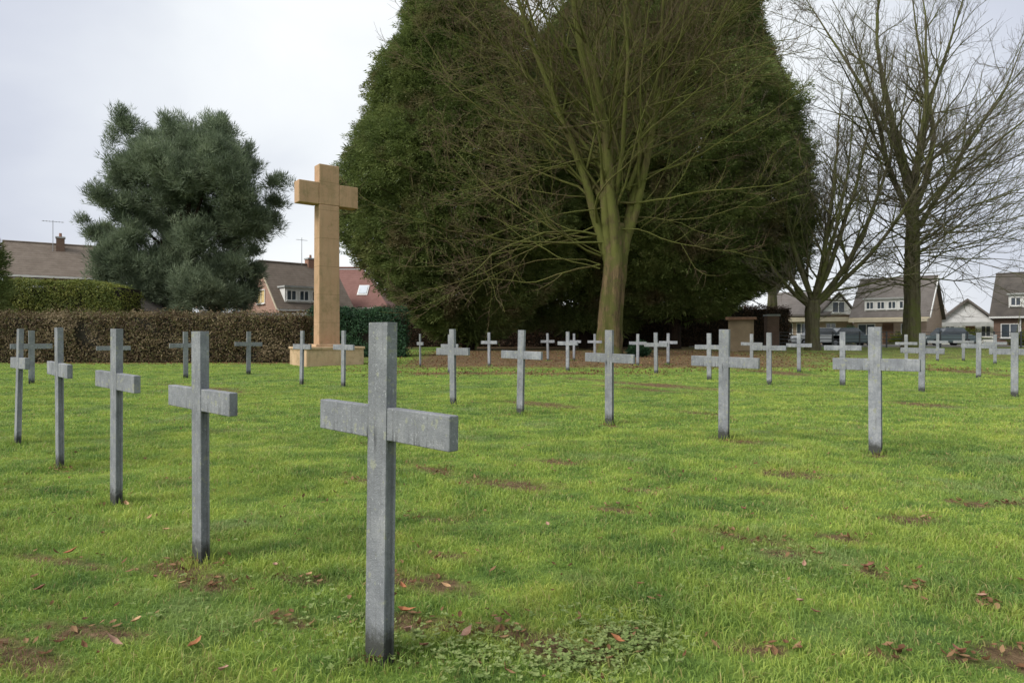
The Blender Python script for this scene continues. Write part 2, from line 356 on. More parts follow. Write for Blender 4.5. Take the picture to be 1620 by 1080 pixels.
# ------------------------------------------------------------------ grass
def blades(n, y0, y1, h, w, seed):
    r = np.random.default_rng(seed)
    n0 = int(n * 1.6)
    y = np.sqrt(r.uniform(y0 ** 2, y1 ** 2, n0)); x = r.uniform(-1, 1, n0) * (y * 0.80 + 1.0)
    we = wear(x, y)
    dens = 0.80 + 0.25 * sn(x, y, 6.0, 11) - 1.0 * np.clip(we - 0.2, 0, 1)
    k = r.uniform(0, 1, n0) < np.clip(dens, 0.15, 1); x, y, we = x[k][:n], y[k][:n], we[k][:n]; n = len(x)
    hh = h * (0.55 + 0.75 * r.random(n)) * np.clip(1 + 0.32 * sn(x, y, 5.0, 21) + 0.30 * sn(x, y, 13.0, 22), .35, 2) * (1 - 0.5 * we)
    hh = np.clip(hh, 0.008, None)
    ww = w * r.uniform(0.6, 1.4, n); a = r.uniform(0, 6.283, n); t = r.uniform(0.15, 1.15, n)
    dx, dy = np.cos(a), np.sin(a); ta = a + r.normal(0, 1.2, n); sx, sy = -np.sin(ta), np.cos(ta)
    z = gz(x, y) - 0.004
    V = np.zeros((n, 5, 3))
    V[:, 0] = np.stack([x - sx * ww / 2, y - sy * ww / 2, z], -1); V[:, 1] = np.stack([x + sx * ww / 2, y + sy * ww / 2, z], -1)
    mx, my, mz = x + dx * hh * t * 0.28, y + dy * hh * t * 0.28, z + hh * 0.58
    V[:, 2] = np.stack([mx + sx * ww * .42, my + sy * ww * .42, mz], -1); V[:, 3] = np.stack([mx - sx * ww * .42, my - sy * ww * .42, mz], -1)
    V[:, 4] = np.stack([x + dx * hh * t, y + dy * hh * t, z + hh * (1.0 - 0.25 * t)], -1)
    return V, np.repeat(r.random(n), 5), np.repeat(np.clip(we * 0.8 - 0.1, 0, 1), 5)
CROSSES = [  # px, base row, top row, angle, label
    (600, 1043, 510, 'a', 'nearest and largest grey concrete cross, dark drips under its left arm'),
    (318, 886, 524, 'a', 'second nearest grey cross in the left row, muddy dark foot'),
    (184, 798, 520, 'a', 'third cross back in the left row, in front of the brown hedge'),
    (95, 741, 518, 'a', 'fourth cross back in the left row, arms seen steeply from the side'),
    (28, 703, 520, 'a', 'last cross of the left row, narrow arms, at the left border'),
    (50, 607, 517, 'b', 'wide-armed grey cross before the hedge at far left'),
    (180, 602, 529, 'b', 'wide-armed cross hidden behind the third cross of the left row'),
    (294, 598, 521, 'b', 'grey cross just behind the second nearest cross, before the hedge'),
    (393, 592, 520, 'b', 'lone small cross midway between the pine and the stone monument'),
    (477, 608, 520, 'a', 'small cross in front of the left side of the stone pedestal'),
    (543, 612, 520, 'a', 'small cross in front of the right side of the stone pedestal'),
    (665, 580, 528, 'c', 'thin distant cross seen edge on, right of the nearest cross'),
    (711, 590, 529, 'a', 'distant cross whose head peeks out behind the farthest left middle-row cross'),
    (717, 640, 520, 'a', 'pale cross at the left end of the middle row, right of the nearest cross'),
    (774, 579, 525, 'a', 'tiny cross in the dark between the two leftmost middle-row crosses'),
    (823, 655, 522, 'a', 'second cross from the left in the middle row, before the dark evergreens'),
    (867, 571, 527, 'a', 'smallest distant cross between the middle-row cross and the big trunk'),
    (898, 587, 524, 'a', 'thin distant cross left of the big mossy trunk'),
    (908, 570, 528, 'a', 'distant reddish post-like cross close behind the one left of the big trunk'),
    (941, 571, 528, 'a', 'distant cross standing against the left foot of the big mossy trunk'),
    (964, 671, 522, 'a', 'grey cross directly in front of the big mossy trunk'),
    (1009, 578, 528, 'a', 'faint distant cross just right of the big mossy trunk'),
    (1038, 591, 526, 'a', 'distant cross right of the big trunk, nearer one of a close pair'),
    (1057, 577, 527, 'a', 'distant cross right of the big trunk, farther one of a close pair'),
    (1122, 601, 527, 'a', 'distant cross partly behind the left arm of a middle-row cross'),
    (1145, 694, 521, 'a', 'second cross from the right in the middle row, before the tan shed'),
    (1189, 582, 528, 'a', 'distant cross in front of the tan shed'),
    (1217, 608, 526, 'a', 'distant cross right of the tan shed with arms crossing others'),
    (1264, 589, 528, 'a', 'distant cross just left of the forked tree trunk'),
    (1333, 610, 525, 'a', 'distant cross behind the left arm of the large right-hand cross'),
    (1385, 718, 517, 'a', 'large grey cross at right, nearest of the right half of the field'),
    (1434, 577, 529, 'a', 'distant cross at the foot of the tall straight bare tree'),
    (1458, 620, 527, 'a', 'distant cross behind the right arm of the large right-hand cross'),
    (1483, 572, 530, 'a', 'faint far cross before the fence, right of the tall bare tree'),
    (1524, 571, 530, 'a', 'faint far cross in front of the white gabled bungalow'),
    (1548, 598, 526, 'a', 'distant cross in front of the white gabled bungalow, nearer one'),
    (1574, 576, 529, 'a', 'distant cross left of the one at the right border'),
    (1605, 628, 526, 'a', 'cross at the right border in front of the dark-roofed house'),
]
def ground_at(px, py):
    d = HC * F / (py - 530)
    for _ in range(8): d = (HC - float(gz(W(px, d), d))) * F / (py - 530)
    return W(px, d), d
def tufts():
    r = np.random.default_rng(5); out = []
    for k, (px, yb, yt, a_, lab) in enumerate(CROSSES):
        x0, d = ground_at(px, yb); near = d < 12
        m = 260 if d < 6 else 120 if near else 50; rad = r.uniform(.045, .20, m) ** 1.0; an = r.uniform(0, 6.283, m)
        x = x0 + rad * np.cos(an); y = d + rad * np.sin(an) * .9; h = r.uniform(.03, .105, m) * (1 - rad * 2); w = r.uniform(.003, .006, m) * max(1, d / 5)
        t = r.uniform(.05, .8, m); aa = an + r.normal(0, 1, m); dx, dy = np.cos(aa), np.sin(aa); ta = r.uniform(0, 6.28, m); sx, sy = np.cos(ta), np.sin(ta); z = gz(x, y) - .004
        V = np.zeros((m, 5, 3)); S = np.stack([sx * w / 2, sy * w / 2, 0 * w], -1); B = np.stack([x, y, z], -1); D = np.stack([dx * h * t, dy * h * t, 0 * h], -1); U = np.stack([0 * h, 0 * h, h], -1)
        V[:, 0] = B - S; V[:, 1] = B + S; V[:, 2] = B + D * .3 + U * .6 + S * .8; V[:, 3] = B + D * .3 + U * .6 - S * .8; V[:, 4] = B + D + U
        out.append(V)
    V = np.concatenate(out); return V, np.repeat(r.random(len(V)) * .8, 5), np.zeros(len(V) * 5)
Vs, Rs, Ws = [], [], []
v, r_, w_ = tufts(); Vs.append(v.reshape(-1, 3)); Rs.append(r_); Ws.append(w_)
for a in ((120000, 1.7, 4.0, 0.042, 0.0042, 1), (190000, 4.0, 8.0, 0.040, 0.0060, 2), (190000, 8.0, 15.0, 0.036, 0.0105, 3), (110000, 15.0, 26.0, 0.032, 0.019, 4), (45000, 26.0, 46.0, 0.035, 0.035, 6)):
    v, r_, w_ = blades(*a); Vs.append(v.reshape(-1, 3)); Rs.append(r_); Ws.append(w_)
V = np.concatenate(Vs); n = len(V) // 5; b5 = np.arange(n)[:, None] * 5
o = np_mesh('grass', V, [b5 + np.array([0, 1, 2, 3]), b5 + np.array([3, 2, 4])], M_GRASS, attr={'rnd': np.concatenate(Rs), 'wear': np.concatenate(Ws)})
tag(o, 'short green lawn grass growing between the grey crosses', 'grass', kind='stuff')
# low rosettes of broad-leaved weeds and clover in the near lawn
def weeds(seed=31):
    r = np.random.default_rng(seed); Vv = []; Rr = []
    spots = [(980, 1015, 90, 40, 420), (740, 1030, 120, 40, 200), (910, 1055, 90, 30, 160), (560, 1010, 120, 50, 90), (420, 960, 160, 80, 90), (1180, 900, 160, 50, 120)]
    for cx, cy, a, b, m in spots:
        px = r.normal(cx, a * 0.6, m); py = r.normal(cy, b * 0.6, m); d = HC * F / (py - 530)
        x = (px - 810) * d / F
        for i in range(m):
            k = r.integers(3, 6); s = r.uniform(0.007, 0.014); a0 = r.uniform(0, 6.28); z = float(gz(x[i], d[i])) + r.uniform(0.010, 0.032)
            for j in range(k):
                an = a0 + j * 6.283 / k + r.normal(0, .2); c, sn_ = math.cos(an), math.sin(an); L = s * r.uniform(1.0, 1.6); q = L * 0.42; up = r.uniform(-0.1, 0.6) * L
                Vv.append([[x[i], d[i], z], [x[i] + c * L * .5 - sn_ * q, d[i] + sn_ * L * .5 + c * q, z + up * .6], [x[i] + c * L, d[i] + sn_ * L, z + up], [x[i] + c * L * .5 + sn_ * q, d[i] + sn_ * L * .5 - c * q, z + up * .6]])
                Rr += [r.random()] * 4
    return np.array(Vv), np.array(Rr)
v, r_ = weeds(); nn = len(v)
M_CLOV = mat_leaf('clover_leaves', [(0.1, (0.12, 0.18, 0.05)), (0.5, (0.22, 0.29, 0.09)), (1.0, (0.34, 0.39, 0.16))], 4.0)
o = np_mesh('clover', v.reshape(-1, 3), [np.arange(nn * 4).reshape(-1, 4)], M_CLOV, attr={'rnd': r_})
tag(o, 'pale clover and small weeds spreading in the near lawn', 'ground cover', kind='stuff')

# ------------------------------------------------------------------ fallen leaves
def leaf_np(pos, size, yaw, tilt, curl, r):
    """7-point curled leaf"""
    P = np.array([[0, -1, 0], [0.42, -0.45, 0.0], [0.52, 0.15, 0], [0.0, 1.05, 0], [-0.52, 0.15, 0], [-0.42, -0.45, 0], [0, -0.2, -0.12], [0, 0.35, -0.14]]) * size * 0.5
    P[:6, :2] *= np.array([[r.uniform(.7, 1.25)] for _ in range(6)])
    P[:, 2] += curl * (P[:, 0] ** 2 + 0.4 * P[:, 1] ** 2) / size
    c, s = math.cos(yaw), math.sin(yaw); ct, st = math.cos(tilt), math.sin(tilt)
    P = P @ np.array([[1, 0, 0], [0, ct, st], [0, -st, ct]]); P = P @ np.array([[c, s, 0], [-s, c, 0], [0, 0, 1]])
    return P + pos
LF = [np.array([[0, 1, 6], [1, 2, 6], [2, 7, 6], [2, 3, 7], [3, 4, 7], [4, 6, 7], [4, 5, 6], [5, 0, 6]])]
leafmats = [simple('dead_leaf_' + n_, a, b, 60, 0.7) for n_, a, b in (('orange', (0.27, 0.10, 0.04), (0.36, 0.16, 0.07)), ('tan', (0.34, 0.20, 0.10), (0.46, 0.30, 0.16)), ('brown', (0.12, 0.05, 0.03), (0.22, 0.10, 0.06)), ('pink', (0.28, 0.16, 0.11), (0.40, 0.25, 0.18)))]
LEAVES = [  # px, py, size, colour, label
    (110, 884, .105, 0, 'bright orange fallen leaf in the grass at lower left'),
    (200, 805, .085, 1, 'tan fallen leaf just right of the foot of the third near cross'),
    (236, 826, .07, 1, 'narrow tan fallen leaf between the second and third near crosses'),
    (262, 846, .08, 1, 'pale broad fallen leaf left of the second nearest cross'),
    (292, 932, .075, 1, 'curled beige leaf below the foot of the second nearest cross'),
    (246, 924, .055, 2, 'small dark red leaf in the grass below the second nearest cross'),
    (62, 946, .09, 2, 'dark brown leaf standing on edge near the left border'),
    (216, 992, .085, 1, 'upright tan leaf in the lower left lawn'),
    (182, 1026, .10, 3, 'pinkish brown leaf low in the left corner of the lawn'),
    (308, 1030, .095, 0, 'rusty leaf on a bare spot in the lower left lawn'),
    (436, 902, .07, 3, 'small pinkish leaf midway between the two nearest crosses'),
    (488, 918, .075, 1, 'pale leaf left of the nearest cross post'),
    (352, 1074, .09, 3, 'mauve brown leaf at the bottom edge of the lawn'),
    (640, 976, .12, 0, 'largest rust orange leaf beside the foot of the nearest cross'),
    (638, 938, .075, 0, 'small orange leaf just above the rust leaf by the nearest cross'),
    (644, 1010, .11, 3, 'pink brown leaf touching the rust leaf right of the nearest cross'),
    (604, 1054, .06, 2, 'dark leaf tucked in front of the foot of the nearest cross'),
    (790, 995, .11, 3, 'salmon leaf lying flat right of the nearest cross'),
    (706, 935, .09, 1, 'light tan leaf in a group right of the nearest cross'),
    (672, 1034, .075, 2, 'dark curled leaf low down right of the nearest cross'),
    (738, 1017, .09, 3, 'reddish leaf between dark twigs in the clover patch'),
    (978, 1028, .085, 0, 'rust leaf lying on the pale clover patch'),
    (944, 1042, .085, 2, 'dark red leaf at the left rim of the pale clover patch'),
    (1272, 903, .07, 3, 'pink leaf below the earthy furrow on the right lawn'),
    (1376, 902, .10, 2, 'large rust brown leaf on the bare patch in the right lawn'),
    (1446, 929, .085, 0, 'orange brown leaf right of the bare patch on the right lawn'),
    (1290, 984, .065, 2, 'small dark leaf in the middle of the lower right lawn'),
    (1266, 967, .06, 3, 'tiny salmon leaf above the small dark leaf at lower right'),
    (1556, 953, .09, 3, 'pinkish leaf near the right border of the lawn'),
    (1176, 812, .08, 2, 'rusty leaf above the earthy furrow on the right lawn'),
    (866, 836, .07, 3, 'pale pink leaf alone in the middle of the lawn'),
    (388, 834, .08, 3, 'pinkish leaf right of the second nearest cross post'),
    (120, 722, .10, 3, 'pink brown leaf right of the foot of the fourth near cross'),
    (230, 731, .10, 3, 'pale leaf in the lawn right of the third near cross post'),
    (1518, 1045, .075, 2, 'dark brown leaf in the lower right corner of the lawn'),
    (978, 806, .08, 3, 'salmon leaf on the pale patch in the middle of the lawn'),
]
for i, (px, py, s, c, lab) in enumerate(LEAVES):
    d = HC * F / (py - 530); x = W(px, d); r = random.Random(i)
    P = leaf_np(np.zeros(3), s * 0.68, r.uniform(0, 6.28), r.uniform(-0.5, 0.5), r.uniform(0.8, 2.4), r)
    o = np_mesh('fallen_leaf', P, LF, leafmats[c]); o.location = (x, d, float(gz(x, d)) + 0.036)
    tag(o, lab, 'leaf', 'fallen leaves on the lawn')
r = np.random.default_rng(77)
Vv = []; Rr = []
def scatter(x, y, smin, smax, lift=0.02):
    for i in range(len(x)):
        Vv.append(leaf_np(np.array([x[i], y[i], float(gz(x[i], y[i])) + r.uniform(0.3, 1) * lift]), r.uniform(smin, smax), r.uniform(0, 6.28), r.normal(0, .5), r.uniform(0.2, 1.6), r)); Rr.extend([r.random()] * 8)
y = np.sqrt(r.uniform(3, 18 ** 2, 800)); scatter(r.uniform(-1, 1, 800) * y * 0.85, y, .015, .05, 0.035)
y = np.sqrt(r.uniform(3, 6 ** 2, 160)); scatter(r.uniform(-1, .6, 160) * y * 0.85, y, .015, .045, 0.035)
for cx, cy, a, b in EARTH:
    m = 12; px = r.normal(cx, a * .9, m); py = np.clip(r.normal(cy, b * .7, m), 575, 1090); d = HC * F / (py - 530); scatter((px - 810) * d / F, d, .02, .05, 0.03)
y = r.uniform(21, 37, 5200); scatter(r.uniform(-6, 17, 5200), y, .06, .13)
y = r.normal(20.2, 0.7, 700); scatter(r.uniform(-4.5, 5, 700), y, .05, .11)
y = r.uniform(26.0, 27.3, 900); scatter(r.uniform(-24, -7, 900), y, .06, .12)
Vv = np.array(Vv); m = len(Vv)
o = np_mesh('leaf_litter', Vv.reshape(-1, 3), [(np.arange(m)[:, None, None] * 8 + LF[0][None]).reshape(-1, 3)], M_LITTER, attr={'rnd': np.array(Rr)})
tag(o, 'brown fallen leaves strewn under the big trees and thinly over the lawn', 'leaves', kind='stuff')

# ------------------------------------------------------------------ grave crosses
PW, PT, AL, AH = 0.116, 0.046, 0.80, 0.118      # post width, thickness, arm length, arm height
ATOP = 0.935
def make_cross(H=1.245):
    root = empty('grave_cross')
    w, t = PW / 2, PT / 2
    # post: full section above, a shallow channel down both narrow sides below the arm
    z1, ch, cw = ATOP - AH - 0.012, 0.012, 0.014
    def prof(c): return [(-w, -t), (w, -t), (w, -cw), (w - c, -cw * .8), (w - c, cw * .8), (w, cw), (w, t), (-w, t), (-w, cw), (-w + c, cw * .8), (-w + c, -cw * .8), (-w, -cw)]
    up = MB()
    for z, c in ((-0.15, ch), (z1, ch), (z1 + 0.006, 0.0), (H, 0.0)):
        for x, y in prof(c): up.v.append((x, y, z))
    for l in range(3):
        for i in range(12):
            j = (i + 1) % 12; up.f.append((l * 12 + i, l * 12 + j, l * 12 + 12 + j, l * 12 + 12 + i))
    up.f.append(tuple(reversed(range(12)))); up.f.append(tuple(range(36, 48)))
    up.build('post', M_CON, root, 0.0045, 3)
    for s in (-1, 1):
        a = MB(); a.box(min(s * w, s * AL / 2), max(s * w, s * AL / 2), -t + 0.002, t - 0.002, ATOP - AH, ATOP)
        a.build('arm', M_CON, root, 0.0045, 3)
    return root
def copy_tree(o, parent=None):
    c = o.copy(); COL.objects.link(c); c.parent = parent
    for ch in list(o.children): copy_tree(ch, c)
    return c
A1, A2 = math.radians(-43), math.radians(44)
proto = make_cross()
for i, (px, yb, yt, a, lab) in enumerate(CROSSES):
    o = proto if i == 0 else copy_tree(proto)
    x, d = ground_at(px, yb); z = float(gz(x, d)); a = {'a': A1, 'b': A2, 'c': A2 + 1.2}[a]
    Ht = Zh(yt, d) - z
    o.location = (x, d, z); rr = random.Random(i * 7 + 3)
    o.rotation_euler = (rr.uniform(-.022, .022), rr.uniform(-.016, .018), a + (0 if i == 0 else rr.uniform(-.03, .03)))
    s = min(max(Ht / 1.245, 0.96), 1.05); o.scale = (s if d > 10 else 1, s if d > 10 else 1, s)
    tag(o, lab, 'cross', 'grey grave crosses standing on the lawn')

# ------------------------------------------------------------------ stone monument
def monument():
    D = 26.0; px = 517; root = empty('stone_cross', (W(px, D), D, 0.02), math.radians(38))
    w, t, q = 0.84, 0.54, 0.0
    ztop = Zh(264, D); at, ab = Zh(293, D), Zh(293, D) - 0.87
    m = MB(); b = 0
    w0, w1 = w / 2 * 1.05, w / 2; t0, t1 = t / 2 * 1.05, t / 2
    def frus(mb, wa, ta, za, wb, tb, zb):
        k = len(mb.v)
        for (ww, tt, zz) in ((wa, ta, za), (wb, tb, zb)):
            for sx, sy in ((-1,-1),(1,-1),(1,1),(-1,1)): mb.v.append((sx * ww, sy * tt, zz))
        for f in ((0,3,2,1),(4,5,6,7),(0,1,5,4),(1,2,6,5),(2,3,7,6),(3,0,4,7)): mb.f.append(tuple(k + i for i in f))
    frus(m, w0, t0, 0.80, w1, t1, ab); m.build('shaft', M_STONE, root, 0.03)
    m = MB(); frus(m, w1, t1, ab + 0.004, w1 * 0.99, t1, ztop); m.build('head', M_STONE, root, 0.03)
    for s in (-1, 1):
        m = MB(); m.box(min(s * w1, s * 1.23), max(s * w1, s * 1.23), -t1 + .003, t1 - .003, ab, at); m.build('arm', M_STONE, root, 0.03)
    m = MB(); m.box(-1.18, 1.18, -0.92, 0.92, -0.2, 0.62); m.build('pedestal', M_STONE2, root, 0.02)
    m = MB(); m.box(-1.22, 1.22, -0.96, 0.96, 0.622, 0.72); m.build('pedestal_cap', M_STONE2, root, 0.02)
    m = MB(); m.box(-0.62, 0.62, -0.45, 0.45, 0.722, 0.82); m.build('plinth', M_STONE2, root, 0.02)
    tag(root, 'tall tan sandstone memorial cross standing on a low stone pedestal', 'monument')
monument()

# ------------------------------------------------------------------ foliage tools
def tubes(P, R, sides, V, Q, base):
    """P (N,k,3), R (N,k) -> append verts and quads"""
    N, k, _ = P.shape
    T = np.gradient(P, axis=1); T /= np.linalg.norm(T, axis=2, keepdims=True) + 1e-9
    ref = np.where(np.abs(T[:, :1, 2:3]) > 0.9, np.array([1.0, 0, 0]), np.array([0, 0, 1.0])); ref = np.broadcast_to(ref, T.shape)
    U = np.cross(T, ref); U /= np.linalg.norm(U, axis=2, keepdims=True) + 1e-9; B = np.cross(T, U)
    an = np.arange(sides) * 2 * np.pi / sides
    ring = P[:, :, None] + R[:, :, None, None] * (U[:, :, None] * np.cos(an)[None, None, :, None] + B[:, :, None] * np.sin(an)[None, None, :, None])
    V.append(ring.reshape(-1, 3))
    ids = base + np.arange(N * k * sides).reshape(N, k, sides)
    a = ids[:, :-1]; b = ids[:, 1:]
    q = np.stack([a, np.roll(a, -1, 2), np.roll(b, -1, 2), b], -1).reshape(-1, 4); Q.append(q)
    return base + N * k * sides
def tube_obj(name, groups, mat, parent, smooth=True):
    V, Q, b = [], [], 0
    for P, R, s in groups: b = tubes(P, R, s, V, Q, b)
    return np_mesh(name, np.concatenate(V), [np.concatenate(Q)], mat, parent, smooth=smooth)
def unit(v): return v / (np.linalg.norm(v, axis=-1, keepdims=True) + 1e-9)
def growb(S, D, L, r0, r1, k, wander, trop, g, grav=0.0):
    N = len(S); P = np.zeros((N, k, 3)); P[:, 0] = S; d = unit(D); step = (L / (k - 1))[:, None]
    for i in range(1, k):
        d = unit(d + g.normal(0, wander, (N, 3)) + np.array([0, 0, 1.0]) * trop - np.array([0, 0, 1.0]) * grav * (i < k / 2))
        P[:, i] = P[:, i - 1] + d * step
    t = np.linspace(0, 1, k)[None]; R = r0[:, None] * (1 - t) + r1[:, None] * t
    return P, R
def spawn(P, R, n, tmin, tmax, ang, angv, g, up=0.0):
    N, k, _ = P.shape; pi = np.repeat(np.arange(N), n); t = g.uniform(tmin, tmax, len(pi)) * (k - 1)
    i0 = np.minimum(t.astype(int), k - 2); f = (t - i0)[:, None]
    S = P[pi, i0] * (1 - f) + P[pi, i0 + 1] * f; T = unit(P[pi, i0 + 1] - P[pi, i0])
    rr = R[pi, i0] * (1 - f[:, 0]) + R[pi, i0 + 1] * f[:, 0]
    rnd = g.normal(0, 1, S.shape); perp = unit(rnd - (rnd * T).sum(1, keepdims=True) * T)
    a = np.radians(g.normal(ang, angv, len(S)))[:, None]
    D = unit(T * np.cos(a) + perp * np.sin(a) + np.array([0, 0, up]))
    return S, D, rr, pi, t / (k - 1)

def bare_tree(loc, rx, trunk_pts, trunk_r, stems, laterals, seed, name, label, mb, ml, mt, dens=1.0, twigr=1.0, trop=0.05, wan=0.05, secang=38, fine=1.0):
    """stems / laterals: lists of (start z fraction..., direction, length, radius)"""
    g = np.random.default_rng(seed)
    root = empty(name, loc)
    tp = np.array(trunk_pts, float)[None]; tr = np.array(trunk_r, float)[None]
    # trunk with root flare and flutes
    k = tp.shape[1]; sides = 26; V = []; an = np.arange(sides) * 2 * np.pi / sides
    kk = 40; tt = np.linspace(0, 1, kk); zz = np.interp(tt, np.linspace(0, 1, k), tp[0, :, 2])
    xx = np.interp(zz, tp[0, :, 2], tp[0, :, 0]); yy = np.interp(zz, tp[0, :, 2], tp[0, :, 1]); rr = np.interp(zz, tp[0, :, 2], tr[0])
    for i in range(kk):
        fl = 1 + 0.10 * np.sin(an * 5 + 0.5 * zz[i]) + 0.06 * np.sin(an * 9 + 1.3 + zz[i] * 0.8) + g.normal(0, .02, sides)
        V.append(np.stack([xx[i] + rr[i] * fl * np.cos(an), yy[i] + rr[i] * fl * np.sin(an), np.full(sides, zz[i])], -1))
    ids = np.arange(kk * sides).reshape(kk, sides)
    q = np.stack([ids[:-1], np.roll(ids[:-1], -1, 1), np.roll(ids[1:], -1, 1), ids[1:]], -1).reshape(-1, 4)
    np_mesh('trunk', np.concatenate(V), [q, ids[-1][None]], mb, root, smooth=True)
    S = np.array([s[0] for s in stems], float); D = np.array([s[1] for s in stems], float); L = np.array([s[2] for s in stems], float); R0 = np.array([s[3] for s in stems], float)
    P1, R1 = growb(S, D, L, R0, R0 * 0.10, 16, wan * 1.5, trop, g)
    for i in range(len(P1)):
        tube_obj('limb', [(P1[i:i + 1], R1[i:i + 1], 9)], ml, root)
    groups = []
    if laterals:
        S = np.array([s[0] for s in laterals], float); D = np.array([s[1] for s in laterals], float); L = np.array([s[2] for s in laterals], float); R0 = np.array([s[3] for s in laterals], float)
        PL, RL = growb(S, D, L, R0, R0 * 0.2, 14, 0.12, 0.035, g, 0.035); groups.append((PL, RL, 5))
    # secondary branches
    S, D, rr, pi, t = spawn(P1, R1, int(18 * dens), 0.10, 0.98, secang, 13, g, 0.10)
    L2 = L_of(P1)[pi] * (0.44 - 0.30 * t) * g.uniform(.6, 1.2, len(S))
    P2, R2 = growb(S, D, L2, np.minimum(rr * 0.5, .075), np.full(len(S), 0.012), 9, 0.13, 0.05, g); groups.append((P2, R2, 5))
    Pm, Rm = P2, R2
    if laterals: 
        S, D, rr, pi, t = spawn(PL, RL, int(9 * dens), 0.15, 1.0, 42, 15, g, 0.12)
        L2 = L_of(PL)[pi] * (0.42 - 0.2 * t) * g.uniform(.5, 1.2, len(S))
        P2b, R2b = growb(S, D, L2, np.minimum(rr * 0.6, .05), np.full(len(S), 0.010), 7, 0.15, 0.05, g); groups.append((P2b, R2b, 4))
    # tertiary
    S, D, rr, pi, t = spawn(Pm, Rm, int(8 * dens), 0.15, 1.0, 40, 15, g, 0.10)
    L3 = L_of(Pm)[pi] * (0.5 - 0.2 * t) * g.uniform(.5, 1.2, len(S))
    P3, R3 = growb(S, D, L3, np.minimum(rr * 0.5, .022), np.full(len(S), 0.007), 6, 0.16, 0.05, g); groups.append((P3, R3, 4))
    S, D, rr, pi, t = spawn(P3, R3, int(5 * dens * fine), 0.2, 1.0, 38, 15, g, 0.10)
    L4 = np.clip(L_of(P3)[pi] * 0.55, 0.25, 1.3) * g.uniform(.6, 1.2, len(S))
    P4, R4 = growb(S, D, L4, np.full(len(S), 0.0085 * twigr), np.full(len(S), 0.005 * twigr), 4, 0.16, 0.06, g)
    tw = [(P4, R4, 3)]
    if laterals:
        S, D, rr, pi, t = spawn(P2b, R2b, int(9 * dens * fine), 0.2, 1.0, 40, 15, g, 0.10)
        P5, R5 = growb(S, D, g.uniform(.3, 1.1, len(S)), np.full(len(S), 0.009 * twigr), np.full(len(S), 0.005 * twigr), 4, 0.16, 0.05, g); tw.append((P5, R5, 3))
    tube_obj('branches', groups, ml, root)
    tube_obj('crown', tw, mt, root)
    tag(root, label, 'tree', 'bare winter trees behind the crosses')
    return root
def L_of(P): return np.linalg.norm(np.diff(P, axis=1), axis=2).sum(1)
def dv(azd, eld):
    a, e = math.radians(azd), math.radians(eld); return (math.cos(a) * math.cos(e), math.sin(a) * math.cos(e), math.sin(e))

# big beech in front of the evergreens
D1 = 31.5; x1 = W(962, D1); z1 = float(gz(x1, D1))
g = np.random.default_rng(5)
stems = [((0.42, 0, 4.6), dv(10, 88), 22, .38), ((0.15, 0, 4.2), dv(178, 85), 22, .34), ((0.55, 0, 4.2), dv(3, 82), 20, .32), ((0.35, -0.25, 4.4), dv(268, 84), 19, .26),
         ((0.05, 0, 4.6), dv(185, 80), 19, .24), ((0.62, 0, 4.8), dv(0, 76), 19, .22), ((0.35, 0.2, 4.6), dv(80, 76), 18, .24), ((-0.35, 0, 7.8), dv(186, 70), 18, .14),
         ((0.95, -.1, 8.2), dv(350, 66), 18, .13), ((1.1, -.1, 9.5), dv(345, 54), 17, .11), ((-0.3, -.1, 9.2), dv(192, 56), 16, .11), ((0.35, -.4, 8), dv(280, 70), 15, .12),
         ((1.3, 0, 11.0), dv(5, 44), 15, .10), ((-0.5, 0, 10.5), dv(174, 42), 15, .10), ((-0.6, 0, 12.6), dv(182, 36), 13, .09), ((1.5, 0, 13.4), dv(358, 36), 14, .09)]
lat = []
for i in range(46):
    z = 4.3 + 12.5 * g.random() ** 1.2; az = g.choice([g.uniform(-38, 25), g.uniform(155, 218), g.uniform(-38, 25), g.uniform(155, 218), g.uniform(225, 315)]); R = g.uniform(.3, .6)
    lat.append(((math.cos(math.radians(az)) * R, math.sin(math.radians(az)) * R, z), dv(az, g.uniform(-8, 26)), g.uniform(6.0, 12.0) * (1.0 if z < 12 else .8), g.uniform(.032, .065)))
bare_tree((x1, D1, z1 - 0.1), 0, [(0, 0, 0), (0.02, 0, 0.5), (0.08, 0, 1.5), (0.2, 0, 3.2), (0.36, 0, 4.8), (0.4, 0, 6.6)], [.80, .64, .56, .55, .56, .36], stems, lat, 11,
          'bare_tree', 'huge mossy bare tree with many upright limbs in front of the evergreens', M_BARK, M_LIMB, M_TWIG, 1.05, .85, trop=.03, wan=.04, secang=46, fine=1.3)
# forked tree
D2 = 40.0; x2 = W(1286, D2); z2 = float(gz(x2, D2))
stems = [((0, 0, 2.7), dv(178, 30), 8, .15), ((0, 0, 2.8), dv(165, 48), 12, .17), ((0, 0, 3.0), dv(110, 66), 13, .17), ((0, 0, 3.0), dv(10, 58), 14, .19), ((0.1, 0, 2.9), dv(5, 42), 14.5, .20), ((0.1, 0, 2.8), dv(-15, 34), 13, .16),
         ((0, 0, 3.0), dv(270, 60), 12, .15), ((0, 0, 3.2), dv(190, 62), 13, .17), ((0, 0, 3.2), dv(350, 72), 14, .17)]
lat = [((0, 0, z), dv(a, e), l, .05) for z, a, e, l in ((3.0, 190, 10, 5), (3.2, 0, 15, 5), (3.5, 220, 25, 5), (4, 330, 25, 5), (4.5, 180, 30, 5))]
bare_tree((x2, D2, z2 - 0.1), 0, [(0, 0, 0), (0, 0, .6), (0, 0, 1.6), (0, 0, 2.6), (0, 0, 3.2)], [.50, .40, .37, .42, .34], stems, lat, 22,
          'bare_tree', 'bare tree forking low into spreading stems, right of the evergreens', M_BARKD, M_BARKD, M_TWIGD, 1.15, .9, trop=.10, wan=.03, secang=38)
